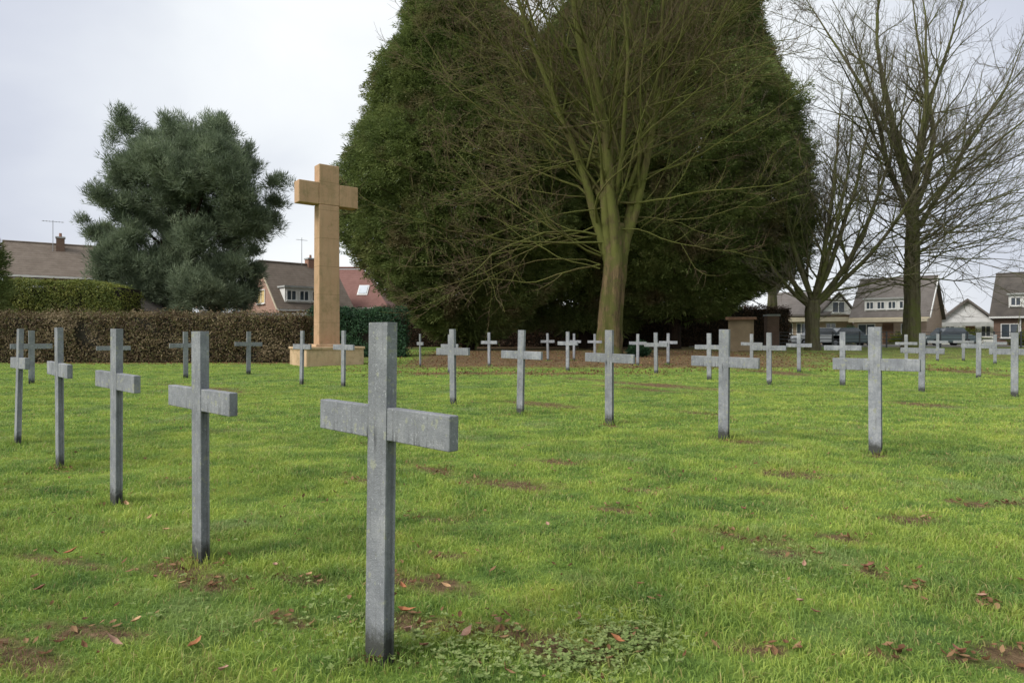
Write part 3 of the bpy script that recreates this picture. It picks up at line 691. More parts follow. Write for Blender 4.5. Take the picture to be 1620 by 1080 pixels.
# tall straight tree
D3 = 42.0; x3 = W(1443, D3); z3 = float(gz(x3, D3))
g = np.random.default_rng(9)
stems = [((0, 0, 9.5), dv(100, 87), 17, .25), ((0, 0, 8.6), dv(5, 70), 17, .20), ((0, 0, 8.2), dv(178, 66), 17, .20), ((0, 0, 10.0), dv(250, 78), 15, .18), ((0, 0, 7.5), dv(0, 56), 17, .16), ((0, 0, 9.5), dv(185, 76), 15, .15),
         ((0.1, 0, 9.8), dv(20, 80), 16, .17), ((0, 0, 8.8), dv(200, 56), 14, .12), ((0, 0, 8.5), dv(345, 48), 15, .12)]
lat = []
for i in range(100):
    z = g.uniform(3.9, 13); az = g.choice([g.uniform(-40, 30), g.uniform(-40, 30), g.uniform(150, 220), g.uniform(220, 320)])
    lat.append(((0, 0, z), dv(az, g.uniform(-2, 40)), g.uniform(6.5, 13.5) * (.7 if 140 < az < 230 else 1), g.uniform(.03, .06)))
bare_tree((x3, D3, z3 - 0.1), 0, [(0, 0, 0), (0, 0, .7), (0.02, 0, 3), (0, 0, 7), (0.03, 0, 10.0)], [.70, .50, .44, .40, .28], stems, lat, 33,
          'bare_tree', 'tall straight-trunked bare tree near the right border', M_BARKD, M_BARKD, M_TWIGD, 1.02, .85, trop=.02, wan=.045, secang=42)
# farther bare tree filling the gap between the evergreens and the forked tree
D5 = 58.0; x5 = W(1236, D5)
stems = [((0, 0, 5), dv(90, 86), 17, .26), ((0, 0, 4), dv(10, 70), 17, .22), ((0, 0, 4), dv(170, 72), 16, .22), ((0, 0, 4.5), dv(0, 52), 15, .2), ((0, 0, 5), dv(185, 52), 14, .2), ((0, 0, 6), dv(270, 66), 15, .18)]
bare_tree((x5, D5 + 2, 0.2), 0, [(0, 0, 0), (0, 0, .7), (0, 0, 2), (0, 0, 4.0), (0, 0, 5.5)], [.6, .48, .44, .40, .3], stems, [], 47,
          'bare_tree', 'farther bare tree behind the forked tree, mostly fine grey twigs', M_BARKD, M_TWIGG, M_TWIGG, 1.0, 1.1, wan=.035)

# clumps
def clump_templates(n, leaves, rad, ln, lw, g, flat=0.5, droop=0.0):
    T = []
    for _ in range(n):
        c = g.normal(0, 1, (leaves, 3)); c = unit(c) * g.uniform(0.15, 1, (leaves, 1)) ** 0.5 * np.array([rad * 1.25, rad, rad * flat])
        c[:, 0] += rad * 0.2
        d = unit(unit(c) * 0.9 + np.array([0.7, 0, 0.1 - droop]) + g.normal(0, .45, (leaves, 3)))
        s = unit(np.cross(d, g.normal(0, 1, (leaves, 3))))
        l = ln * g.uniform(.6, 1.4, (leaves, 1)); w = lw * g.uniform(.6, 1.4, (leaves, 1))
        T.append(np.stack([c - s * w / 2, c + d * l * 0.5 + s * w * 0.1, c + s * w / 2 + d * l * 0.15, c + d * l], 1)[:, [0, 2, 3]])  # triangles
    return T
def place_clumps(T, pos, out, scale, g):
    """orient template x axis along out"""
    X = unit(out); up = np.array([0, 0, 1.0]); Yv = unit(np.cross(np.broadcast_to(up, X.shape), X) + 1e-6); Zv = np.cross(X, Yv)
    M = np.stack([X, Yv, Zv], 1) * scale[:, None, None]
    Vs, Rs = [], []; which = g.integers(0, len(T), len(pos))
    for i, t in enumerate(T):
        k = which == i
        if not k.any(): continue
        v = np.einsum('lvj,njk->nlvk', t, M[k]) + pos[k][:, None, None, :]
        r_ = np.clip(g.random((k.sum(), 1)) * 0.55 + g.random((k.sum(), t.shape[0])) * 0.45, 0, 1)
        Vs.append(v.reshape(-1, 3)); Rs.append(np.repeat(r_.ravel(), 3))
    return np.concatenate(Vs), np.concatenate(Rs)
def leafobj(name, V, R, mat, parent=None):
    return np_mesh(name, V, [np.arange(len(V)).reshape(-1, 3)], mat, parent, attr={'rnd': R})

def evergreen(px, d, prof, seed, label, n=5200, lumps=30, depth=1.0):
    g = np.random.default_rng(seed); x0 = W(px, d); z0 = float(gz(x0, d)); root = empty('evergreen_tree', (x0, d, z0))
    zs = np.array([Zh(py, d) - z0 for py, _ in prof])[::-1]; rs = np.array([w * d / F for _, w in prof])[::-1]
    # sample heights by area
    zz = np.linspace(zs[0], zs[-1], 400); pr = np.interp(zz, zs, rs) + 0.3; cdf = np.cumsum(pr); cdf /= cdf[-1]
    lp = g.uniform(0, 2 * np.pi, lumps * 3); lz = g.uniform(zs[0], zs[-1], lumps * 3); la = g.uniform(-1.0, 1.25, lumps * 3)
    def env(phi, z):
        r = np.interp(z, zs, rs); b = np.zeros_like(r)
        for i in range(lumps * 3):
            dp = np.angle(np.exp(1j * (phi - lp[i]))); sz = 2.3 if i % 3 == 0 else 1.15; q = (dp * np.maximum(r, 1) / sz) ** 2 + ((z - lz[i]) / (sz * .85)) ** 2
            b += la[i] * 1.5 * np.exp(-q)
        return r + np.clip(b, -2.0, 1.0) - 0.55
    allp, allo, alls = [], [], []
    for frac, m, sc in ((1.0, n, 1.0), (1.09, int(n * .22), .75), (0.86, int(n * .45), 1.25), (0.66, int(n * .25), 1.8), (0.4, int(n * .14), 2.6)):
        z = np.interp(g.random(m), cdf, zz); phi = g.uniform(0, 2 * np.pi, m)
        # more of the foliage on the side one can see
        keep = (np.sin(phi) < 0.35) | (g.random(m) < 0.35); z, phi = z[keep], phi[keep]
        r = env(phi, z) * frac + g.normal(0, .13, len(z)); r = np.maximum(r, 0.05)
        p = np.stack([r * np.cos(phi), r * np.sin(phi) * depth, z], -1)
        o_ = np.stack([np.cos(phi), np.sin(phi), g.normal(0.15, .35, len(z))], -1)
        allp.append(p); allo.append(o_); alls.append(sc * g.uniform(.65, 1.3, len(z)))
    T = clump_templates(6, 62, 0.40, 0.17, 0.062, g, 0.55, 0.3)
    V, R = place_clumps(T, np.concatenate(allp), np.concatenate(allo), np.concatenate(alls), g)
    leafobj('crown', V, R, M_YEW, root)
    # trunk and inner boughs
    k = 8; H = zs[-1] * 0.9; P = np.stack([np.zeros(k), np.zeros(k), np.linspace(-0.2, H, k)], -1)[None]
    tube_obj('trunk', [(P, np.linspace(.42, .06, k)[None], 10)], M_TRUNKD, root)
    m = 90; zb = g.uniform(1.2, H * .95, m); ph = g.uniform(0, 6.28, m); S = np.stack([0 * zb, 0 * zb, zb], -1)
    PB, RB = growb(S, np.stack([np.cos(ph), np.sin(ph), g.uniform(-.1, .3, m)], -1), np.interp(zb, zs, rs) * .9 + .4, np.full(m, .07), np.full(m, .015), 7, .1, .02, g)
    tube_obj('boughs', [(PB, RB, 4)], M_TRUNKD, root)
    tag(root, label, 'tree', 'dark evergreens behind the big bare tree'); return root

evergreen(741, 41, [(-110, 5), (-60, 48), (0, 86), (60, 106), (110, 128), (190, 144), (250, 168), (290, 184), (380, 188), (430, 164), (470, 128), (500, 95), (530, 60)], 101,
          'dark broad evergreen left of the huge bare tree, with brownish tips', 7600, depth=.7)
evergreen(1068, 44, [(-160, 8), (-80, 80), (0, 120), (60, 136), (110, 156), (160, 182), (260, 208), (350, 216), (400, 200), (440, 165), (470, 120), (500, 80)], 102,
          'dark broad evergreen behind and right of the huge bare tree', 8600, depth=.68)
evergreen(925, 46, [(-90, 6), (-40, 25), (0, 38), (60, 70), (120, 115), (250, 135), (380, 140), (440, 135), (480, 110), (520, 90)], 103,
          'narrower evergreen squeezed in the middle, directly behind the huge trunk', 4600, depth=.7)
def sidetree():
    g = np.random.default_rng(55); d = 30; x0 = W(-40, d); root = empty('evergreen_tree', (x0, d, 0.1))
    n = 500; z = g.uniform(1.6, 6.2, n); r = np.interp(z, [1.5, 3, 5, 6.3], [1.0, 1.15, .8, .1]) * g.uniform(.75, 1.1, n); ph = g.uniform(0, 6.28, n)
    V, R = place_clumps(clump_templates(4, 60, .32, .14, .05, g), np.stack([r * np.cos(ph), r * np.sin(ph), z], -1), np.stack([np.cos(ph), np.sin(ph), g.normal(.3, .3, n)], -1), g.uniform(.7, 1.2, n), g)
    leafobj('crown', V, R, M_YEW, root)
    P = np.array([[0, 0, -.1], [0, 0, 3], [0, 0, 5.5]])[None]; tube_obj('trunk', [(P, np.array([[.16, .12, .03]]), 8)], M_TRUNKD, root)
    tag(root, 'dark conifer cut off by the left border beside the tiled roof', 'tree')
sidetree()

# pine
def pine():
    g = np.random.default_rng(66); d = 40.0; px0 = 292; x0 = W(px0, d); z0 = float(gz(x0, d)); root = empty('pine_tree', (x0, d, z0))
    lobes = [(212,208,20),(208,235,32),(196,270,30),(240,262,34),(232,300,40),(274,205,17),(276,235,28),(283,270,36),(305,220,11),(322,240,24),(350,210,24),(352,245,40),(375,262,32),(392,290,32),(330,290,45),(280,310,40),(405,320,30),(432,285,11),(428,312,17),(425,345,20),
             (178,290,16),(168,282,9),(182,318,20),(165,322,10),(205,330,24),(200,350,16),(225,350,20),(265,350,30),(310,345,38),(360,335,42),(395,355,26),(340,380,32),(420,370,14),(300,385,30),(260,385,18),
             (145,360,12),(160,378,14),(172,398,18),(150,372,9),(195,412,26),(235,420,34),(185,440,22),(280,425,40),(330,425,38),(372,428,30),(398,425,20),(415,400,12),(355,460,34),(300,468,40),(268,440,34),(225,420,30),(205,395,24),(230,375,22),(215,470,22),(385,470,22),(405,360,30),(330,460,36),(250,455,30),(392,452,16),(225,445,24),(330,485,18),(280,490,16),(370,482,14)]
    Ps, Os = [], []
    for cx, cy, r in lobes:
        cx = 288 + (cx - 288) * .95; R = r * .88 * d / F; n = int(26 + 23 * R * R * 3.4)
        for rep in range(2 if r > 18 else 1):
            c = np.array([W(cx, d) - x0, g.uniform(-2.6, 2.6) * min(1, r / 28) + (0.0), Zh(cy, d) - z0])
            u = unit(g.normal(0, 1, (n, 3))); rr = R * np.abs(g.normal(.62, .33, (n, 1)))
            Ps.append(c + u * rr * np.array([1, 1, .92])); Os.append(u + np.array([0, 0, .75]))
    for cx, cy, hh in ((212,182,26),(206,196,30),(275,180,28),(268,195,26),(284,196,24),(350,186,24),(340,198,22),(362,200,24),(305,202,20),(325,206,22),(384,222,22),(402,262,20),(434,268,22),(198,218,24),(176,262,18),(162,274,14),(152,310,14),(140,348,14)):
        n = 16; t = g.random(n); c = np.array([W(cx, d) - x0, g.uniform(-1.5, 1.5), Zh(cy, d) - z0])
        Ps.append(c + np.stack([g.normal(0, .05, n) + (t - .0) * g.normal(0, .12), g.normal(0, .1, n), -t * hh * d / F], -1) + g.normal(0, 1, (n, 3)) * (.05 + .22 * t[:, None])); Os.append(np.tile([0., 0., 1.], (n, 1)) + g.normal(0, .35, (n, 3)))
    Ps = np.concatenate(Ps); Os = np.concatenate(Os)
    T = clump_templates(6, 46, 0.26, 0.26, 0.032, g, 0.8, -0.3)
    V, R = place_clumps(T, Ps, Os, g.uniform(.7, 1.35, len(Ps)), g)
    leafobj('crown', V, R, M_PINE, root)
    P = np.array([[0, 0, -.2], [0.1, 0, 2.5], [0, 0, 5], [.2, 0, 8.0], [.3, 0, 11.5]])[None]; tube_obj('trunk', [(P, np.array([[.42, .36, .30, .2, .05]]), 10)], M_TRUNKD, root)
    tg = [(212,230),(278,230),(350,230),(392,300),(425,345),(175,300),(200,345),(165,385),(240,410),(390,430),(330,300),(260,380),(150,365)]
    S, E = [], []
    for cx, cy in tg:
        e = np.array([W(cx, d) - x0, g.uniform(-1, 1), Zh(cy, d) - z0]); s = np.array([0.1, 0, max(2.0, e[2] * .55)]); S.append(s); E.append(e)
    S = np.array(S); E = np.array(E); t = np.linspace(0, 1, 7)[None, :, None]
    PB = S[:, None] * (1 - t) + E[:, None] * t; PB[:, :, 2] -= np.sin(t[:, :, 0] * np.pi) * .5
    tube_obj('boughs', [(PB, np.linspace(.13, .03, 7)[None].repeat(len(S), 0), 6)], M_TRUNKD, root)
    tag(root, 'blue-green pine with several pointed tops behind the left hedge', 'tree')
pine()

# ------------------------------------------------------------------ hedges
def hedge(name, xa, xb, ya, yb, d_th, h, label, mat, n, seed, z0=None, leaf=(.075, .045), rough=.09, dome=0.0, skipcore=False):
    """from (xa,ya) to (xb,yb), thickness d_th, height h"""
    g = np.random.default_rng(seed); L = math.hypot(xb - xa, yb - ya); rz = math.atan2(yb - ya, xb - xa)
    zz = float(gz((xa + xb) / 2, (ya + yb) / 2)) if z0 is None else z0
    root = empty(name, (xa, ya, zz), rz)
    def ztop(x): return h * (1 + .012 * np.sin(x * 1.7) + .01 * np.sin(x * 4.1 + 1)) - dome * (np.clip((x / L - .5) * 2, -1, 1) ** 4)
    nf = int(n * .62); nt_ = int(n * .3); ns = n - nf - nt_
    x = g.uniform(0, L, nf); z = g.uniform(0.02, 1, nf) * ztop(x); keep_ = (noise_ := sn(x, z, 1.6, seed + 50) + sn(x, z, 4.5, seed + 51)) < 0.55 + 1.2 * g.random(nf); x, z = x[keep_], z[keep_]; nf = len(x); y = g.normal(0, rough * .6, nf) + 0.10 * sn(x, z, 2.4, seed) * 0.8
    A = np.stack([x, y, z], -1); Ao = np.tile([0, -1, .2], (nf, 1))
    x = g.uniform(0, L, nt_); B = np.stack([x, g.uniform(0, d_th, nt_), ztop(x) + g.normal(0, rough * .7, nt_)], -1); Bo = np.tile([0, -.2, 1.0], (nt_, 1))
    sx = g.choice([0, L], ns); C_ = np.stack([sx + g.normal(0, rough * .6, ns), g.uniform(0, d_th, ns), g.uniform(0, 1, ns) * ztop(sx)], -1); Co = np.stack([np.where(sx > 0, 1, -1), 0 * sx, 0 * sx + .2], -1)
    P = np.concatenate([A, B, C_]); O = unit(np.concatenate([A * 0 + Ao, Bo, Co]) + g.normal(0, .55, P.shape))
    side = unit(np.cross(O, g.normal(0, 1, P.shape))); s2 = np.cross(O, side); m = len(P)
    l = leaf[0] * g.uniform(.6, 1.5, (m, 1)); w = leaf[1] * g.uniform(.6, 1.5, (m, 1))
    tri = np.stack([P - side * w / 2 - s2 * l * .3, P + side * w / 2 - s2 * l * .3, P + s2 * l * .7 + O * l * .2], 1)
    leafobj('leaves', tri.reshape(-1, 3), np.repeat(g.random(m), 3), mat, root)
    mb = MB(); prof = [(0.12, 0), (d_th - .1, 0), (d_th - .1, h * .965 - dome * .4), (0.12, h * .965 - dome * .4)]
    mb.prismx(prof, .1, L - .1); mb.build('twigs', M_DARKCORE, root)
    tag(root, label, 'hedge'); return root
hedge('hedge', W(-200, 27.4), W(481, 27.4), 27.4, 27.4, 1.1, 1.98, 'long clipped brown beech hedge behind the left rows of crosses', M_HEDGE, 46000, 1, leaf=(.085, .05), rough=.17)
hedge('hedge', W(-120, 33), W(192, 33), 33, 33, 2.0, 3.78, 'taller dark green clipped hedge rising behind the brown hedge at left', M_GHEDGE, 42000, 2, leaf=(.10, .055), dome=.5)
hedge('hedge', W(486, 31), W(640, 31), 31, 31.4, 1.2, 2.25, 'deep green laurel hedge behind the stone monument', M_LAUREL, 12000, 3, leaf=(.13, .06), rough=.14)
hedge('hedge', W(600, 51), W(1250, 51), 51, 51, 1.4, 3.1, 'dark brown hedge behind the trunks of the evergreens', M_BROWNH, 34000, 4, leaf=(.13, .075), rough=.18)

# ------------------------------------------------------------------ houses
def window(root, x, z, w, h, y, blind=False, mull=1, mat=None):
    f = MB(); b = .07
    f.box(x, x + w, y - .06, y, z, z + b); f.box(x, x + w, y - .06, y, z + h - b, z + h)
    f.box(x, x + b, y - .06, y, z + b, z + h - b); f.box(x + w - b, x + w, y - .06, y, z + b, z + h - b)
    for i in range(1, mull + 1):
        xm = x + w * i / (mull + 1); f.box(xm - .035, xm + .035, y - .055, y, z + b, z + h - b)
    fr = f.build('window', M_WHITE, root)
    MB().box(x + b, x + w - b, y - .02, y - .004, z + b, z + h - b).build('pane', M_BLIND if blind else M_GLASS, fr)
    MB().box(x - .06, x + w + .06, y - .14, y + .001, z - .06, z - .002).build('sill', M_WHITE, fr)
    return fr
def house(name, px0, px1, d, ridge_py, eave_py, label, wall, roof, depth=8.0, rz=0.0, over=.35, fascia=M_WHITE, base=0.26, hipr=0.0, hipl=0.0):
    """ridge along local x; local origin at front-left foot"""
    q = (px1 - 810) / F; L = (q * d - W(px0, d)) / (math.cos(rz) - q * math.sin(rz)); root = empty(name, (W(px0, d), d, base), rz)
    ze = Zh(eave_py, d) - base; zr = Zh(ridge_py, d + depth / 2 * math.cos(rz)) - base
    MB().prismx([(0, -.3), (depth, -.3), (depth, ze), (depth / 2, ze + (zr - ze) * .96), (0, ze)] if not (hipl or hipr) else [(0, -.3), (depth, -.3), (depth, ze), (0, ze)], 0.0, L).build('wall', wall, root)
    r = MB(); s = (zr - ze) / (depth / 2); th = .16; A = -over; B = L + over
    zl = ze - over * s + .05
    if not (hipl or hipr):
        r.prismx([(-over, zl), (-over, zl + th), (depth / 2, zr + th), (depth + over, zl + th), (depth + over, zl), (depth / 2, zr)][::-1], A, B)
    else:
        hl = hipl * depth / 2; hr = hipr * depth / 2
        v = [(A, -over, zl), (B, -over, zl), (B, depth + over, zl), (A, depth + over, zl), (A + hl, depth / 2, zr), (B - hr, depth / 2, zr)]
        b = len(r.v); r.v += v; r.f += [(0, 1, 5, 4), (1, 2, 5), (2, 3, 4, 5), (3, 0, 4), (3, 2, 1, 0)]
    rf = r.build('roof', roof, root)
    # ridge tiles
    MB().tube((A + hipl * depth / 2, depth / 2, zr + th * .9), (B - hipr * depth / 2, depth / 2, zr + th * .9), .11, .11, 8).build('ridge_tiles', roof, rf)
    MB().box(A, B, -over - .12, -over - .002, zl - .02, zl + .13).build('gutter', fascia, root)
    return root, L, ze, zr, rf
def dormer(root, L, ze, zr, depth, xa, xb, za, zb, clad, roofm, nwin=2):
    s = (zr - ze) / (depth / 2); y0 = max((za - ze) / s, .05) ; ytop = (zb - ze) / s + .4
    dm = MB().box(xa, xb, y0 - .12, ytop, za, zb).build('dormer', clad, root)
    MB().box(xa - .12, xb + .12, y0 - .32, ytop + .1, zb + .002, zb + .14).build('dormer_roof', roofm, dm)
    w = (xb - xa) / nwin
    for i in range(nwin): window(root, xa + w * i + .12, za + .22, w - .24, zb - za - .42, y0 - .122, mull=1)
def chimney(rf, x, y, z0, z1, m, w=.55):
    c = MB().box(x, x + w, y, y + w, z0, z1).build('chimney', m, rf)
    MB().box(x - .05, x + w + .05, y - .05, y + w + .05, z1 + .001, z1 + .12).build('chimney_cap', M_GREYW, c)
    MB().tube((x + w / 2, y + w / 2, z1 + .12), (x + w / 2, y + w / 2, z1 + .42), .11, .09, 8).build('chimney_pot', M_BRICKR, c)
    return c

# left house with long tiled roof
root, L, ze, zr, rf = house('house', 6, 178, 46, 385, 433, 'x', M_BRICKBR, M_TILEB, 8, rz=.6)
window(root, .5, ze - 1.25, 1.8, 1.0, 0, mull=2); window(root, 4.2, ze - 1.25, 1.5, 1.0, 0)
chimney(rf, 3.0, 3.0, zr - 1.2, zr + .55, M_BRICKBR)
a = MB(); a.tube((2.8, 3.0, zr - .9), (2.8, 3.0, zr + 1.9), .025, .02, 6); a.tube((2.1, 3.0, zr + 1.8), (3.5, 3.0, zr + 1.8), .018, .018, 5)
for i in range(7): a.tube((2.2 + i * .2, 2.7, zr + 1.8), (2.2 + i * .2, 3.3, zr + 1.8), .012, .012, 4)
a.build('aerial', M_METAL, rf)
tag(root, 'house with a brown tiled roof, brick chimney and aerial at far left', 'house')
# middle-left house: gable end turned to the lawn
root, L, ze, zr, rf = house('house', 442, 556, 50, 416, 487, 'x', M_BRICKP, M_TILEB, 7, rz=.75, over=.25)
dormer(root, L, ze, zr, 7, .55, 3.7, ze + .4, ze + 1.65, M_WHITE, M_GREYW, 3)
def side_window(z, w_, h_, y, blind):
    fr = window(root, 0, z, w_, h_, -.002, blind=blind); fr.rotation_euler = (0, 0, -math.pi / 2); fr.location = (0, y, 0)
side_window(ze + .45, 1.6, 1.15, 4.3, True); side_window(ze - 2.2, 1.8, 1.2, 4.4, False)
m = MB(); dd = 3.5
for y0_, y1_ in ((-.25, dd), (7.25, dd)):
    z0_ = ze - .15 ; m.tube((-.3, y0_, z0_), (-.3, y1_, zr + .05), .06, .06, 4)
m.build('barge_board', M_CREAM, root)
chimney(rf, L - 2.3, 3.2, zr - .9, zr + .6, M_BRICKR, .7)
m = MB(); m.tube((L - 2.8, 3.4, zr - .3), (L - 2.8, 3.4, zr + 2.4), .03, .02, 6); m.tube((L - 3.3, 3.4, zr + 2.2), (L - 2.3, 3.4, zr + 2.2), .018, .018, 5); m.build('aerial', M_METAL, rf)
tag(root, 'brown-roofed house with brick gable and white dormer left of the stone monument', 'house')
root, L, ze, zr, rf = house('house', 512, 612, 58, 426, 484, 'x', M_BRICKR, M_TILER, 8, hipr=.85)
s = (zr - ze) / 4
xs = (560 - 512) * 58 / F
sk = MB(); y0 = 1.0; y1 = 2.05; z_ = lambda y: ze + y * s + .14
sk.v = [(xs, y0, z_(y0)), (xs + .95, y0, z_(y0)), (xs + .95, y1, z_(y1)), (xs, y1, z_(y1))]; sk.f = [(0, 1, 2, 3)]
o = sk.build('skylight_frame', M_WHITE, rf); so = o.modifiers.new('t', 'SOLIDIFY'); so.thickness = .1
sk = MB(); sk.v = [(xs + .1, y0 + .1, z_(y0 + .1) + .06), (xs + .85, y0 + .1, z_(y0 + .1) + .06), (xs + .85, y1 - .1, z_(y1 - .1) + .06), (xs + .1, y1 - .1, z_(y1 - .1) + .06)]; sk.f = [(0, 1, 2, 3)]
sk.build('skylight_pane', simple('skylight_glass', (.45, .5, .55), (.6, .65, .7), 1, .1, spec=.8), o)
m = MB(); m.prismx([(-2.6, ze - .9), (-2.6, ze - .75), (-.02, ze - .15), (-.02, ze - .4)][::-1], 0.8, L + .2); m.build('porch_roof', M_TILER, root)
window(root, 1.0, .8, 1.8, 1.2, 0)
tag(root, 'house with a dark red hipped roof and skylight right of the stone monument', 'house')
# low flat-roofed garages behind the hedge
root = empty('garage_row', (W(258, 40), 40, .26))
m = MB(); m.box(0, W(478, 40) - W(258, 40), 0, 5, -.3, Zh(501, 40) - .26); m.build('wall', M_BRICKB, root)
m = MB(); m.box(-.2, W(482, 40) - W(258, 40) + .2, -.35, 5.2, Zh(500.5, 40) - .26, Zh(495, 40) - .26); m.build('flat_roof', M_GREYW, root)
for i in range(3): MB().box(.8 + i * 2.9, 3.2 + i * 2.9, -.06, -.002, 0, 2.0).build('garage_door', M_WHITE, root)
tag(root, 'low flat-roofed garage row showing its pale edge above the brown hedge', 'garage')
# shed with sloping dark roof
root = empty('shed', (W(176, 36.5), 36.5, .26)); d = 36.5; w = lambda p: (p - 176) * d / F; z = lambda p: Zh(p, d) - .26
MB().prism([(0, -.3), (w(243), -.3), (w(243), z(498)), (w(192), z(466)), (0, z(480))], 0, 4).build('wall', M_BRICKBR, root)
MB().prism([(w(192), z(463)), (w(192), z(467)), (w(247), z(501)), (w(247), z(497))], -.3, 4.3).build('roof', M_TILED, root)
MB().prism([(-.3, z(480)), (-.3, z(484)), (w(192) - .01, z(467)), (w(192) - .01, z(463))], -.3, 4.3).build('roof', M_TILED, root)
tag(root, 'small brick shed with dark sloping roof between the tall hedge and the pine', 'shed')

# right-hand side
root, L, ze, zr, rf = house('house', 1350, 1466, 62, 445, 501, 'x', M_BRICKB, M_TILEG, 7, rz=-.75, over=.3, fascia=M_CREAM)
dormer(root, L, ze, zr, 7, .9, 4.6, ze + .45, ze + 1.6, M_WHITE, M_GREYW, 4)
for xw in (.4, 4.0): window(root, xw, .75, 1.5, 1.25, 0)
MB().box(2.5, 3.4, -.06, -.002, 0, 2.05).build('door', M_TIMBER, root)
MB().box(-.2, L + .2, -.9, -.45, ze - .55, ze - .3).build('canopy', M_CREAM, root)
m = MB(); 
for y_a, y_b, za_, zb_ in ((-.3, 3.5, ze - .3, zr),): 
    m.prismx([(y_a, za_ + .1), (y_a, za_ + .34), (y_b, zb_ + .2), (y_b, zb_ - .04)][::-1], L + .302, L + .38)
m.build('barge_board', M_WHITE, root)
tag(root, 'grey-roofed house with long white dormer between the two right-hand trees', 'house')
# gabled neighbour left of it
root = empty('house', (W(1222, 66), 66, .26), -.45); root.scale = (.92, 1, 1); d = 62; w = lambda p: (p - 1222) * d / F; z = lambda p: Zh(p, d) - .26
MB().prism([(0, -.3), (w(1352), -.3), (w(1352), z(497)), (w(1330), z(468)), (w(1300), z(497)), (0, z(497))], .3, 7).build('wall', M_BRICKB, root)
MB().prism([(w(1300), z(497)), (w(1356), z(497)), (w(1331), z(464))], 0, .28).build('gable_panel', M_WHITE, root)
r_ = MB(); r_.prismx([(-.4, z(499)), (-.4, z(496)), (3.6, z(455)), (7.4, z(496)), (7.4, z(499)), (3.6, z(458))][::-1], -.3, w(1318)); r_.build('roof', M_TILEG, root)
r_ = MB(); r_.prism([(w(1331), z(459)), (w(1331), z(462)), (w(1362), z(501)), (w(1362), z(497))], -.3, 7); r_.prism([(w(1296), z(497)), (w(1296), z(501)), (w(1331) - .01, z(462)), (w(1331) - .01, z(459))], -.3, 7)
r_.build('gable_roof', M_TILEG, root)
window(root, w(1320), z(494), w(1340) - w(1320), 18 * d / F, -.002, mull=1)
for p in (1240, 1262, 1310): window(root, w(p), z(528), w(16 + p) - w(p), 1.1, .298)
MB().box(-.1, w(1356), -.5, -.02, z(508), z(501)).build('canopy', M_CREAM, root)
tag(root, 'house with a small white gable seen through the forked bare tree', 'house')
# white gabled bungalow
root = empty('bungalow', (W(1470, 68), 68, .26), -.55); root.scale = (.86, 1, 1); d = 64; w = lambda p: (p - 1470) * d / F; z = lambda p: Zh(p, d) - .26
MB().prism([(w(1488), -.3), (w(1572), -.3), (w(1572), z(508)), (w(1531), z(474)), (w(1488), z(507))], 0, 9).build('wall', M_RENDER, root)
MB().box(0, w(1488) - .01, .5, 9, -.3, z(512)).build('side_wall', M_RENDER, root)
m = MB(); m.prism([(w(1531), z(470)), (w(1531), z(474)), (w(1580), z(512)), (w(1580), z(508))], -.4, 9.4); m.prism([(w(1482), z(508)), (w(1482), z(512)), (w(1531) - .01, z(474)), (w(1531) - .01, z(470))], -.4, 9.4); m.build('roof', M_TILEG, root)
MB().box(-.2, w(1575), -.9, -.42, z(515), z(509)).build('gutter', M_GREYW, root)
for p in (1476, 1496, 1552): window(root, w(p), z(533), w(p + 15) - w(p), 1.15, -.002 if p > 1480 else .498)
MB().box(w(1528), w(1528) + .95, -.06, -.002, 0, 2.05).build('door', M_TIMBER, root)
tag(root, 'white gabled bungalow between the tall bare tree and the dark-roofed house', 'house')
# pale-roofed house far behind
root, L, ze, zr, rf = house('house', 1462, 1500, 82, 444, 508, 'x', M_RENDER, M_TILEP, 7, over=.3)
tag(root, 'pale roof slope of a farther house just right of the tall bare tree', 'house')
# dark-roofed house at right border
root, L, ze, zr, rf = house('house', 1572, 1780, 57, 436, 499, 'x', M_BRICKBR, M_TILED, 8, rz=-.76, over=.3)
dormer(root, L, ze, zr, 8, 1.0, 4.0, ze + .6, ze + 1.8, M_WHITE, M_GREYW, 3)
window(root, .5, .7, 1.3, 1.25, 0); window(root, 3.0, .6, 2.2, 1.4, 0, mull=2)
MB().box(2.0, 2.75, -.06, -.002, 0, 2.05).build('door', M_TIMBER, root)
MB().tube((1.88, -.1, 0), (1.88, -.1, ze - .2), .055, .055, 8).build('downpipe', M_WHITE, root)
tag(root, 'house with steep dark roof and white dormer at the right border', 'house')

# tan shed and brick pillar behind the trees
root = empty('shed', (W(1152, 37), 37, .26)); d = 37; w = lambda p: (p - 1152) * d / F; z = lambda p: Zh(p, d) - .26
root.rotation_euler = (0, 0, -.33)
MB().box(0, w(1190), 0, 1.6, -.2, z(505)).build('wall', M_SHEDW, root, .01)
MB().prismx([(-.25, z(506)), (-.25, z(502)), (1.8, z(500)), (1.8, z(504))][::-1], -.15, w(1190) + .15).build('roof', M_TIMBER, root)
MB().box(.55, 1.25, -.04, -.002, .05, 1.85).build('door', M_SHEDW, root)
tag(root, 'tan boarded garden shed beyond the evergreens', 'shed')
root = empty('brick_pier', (W(1214, 46), 46, .26))
MB().box(0, .85, 0, .6, -.2, Zh(500, 46) - .26).build('shaft', M_BRICKBR, root); MB().box(-.06, .91, -.06, .66, Zh(500, 46) - .259, Zh(497, 46) - .26).build('coping', M_GREYW, root)
tag(root, 'square brick gate pier right of the tan shed', 'pier')

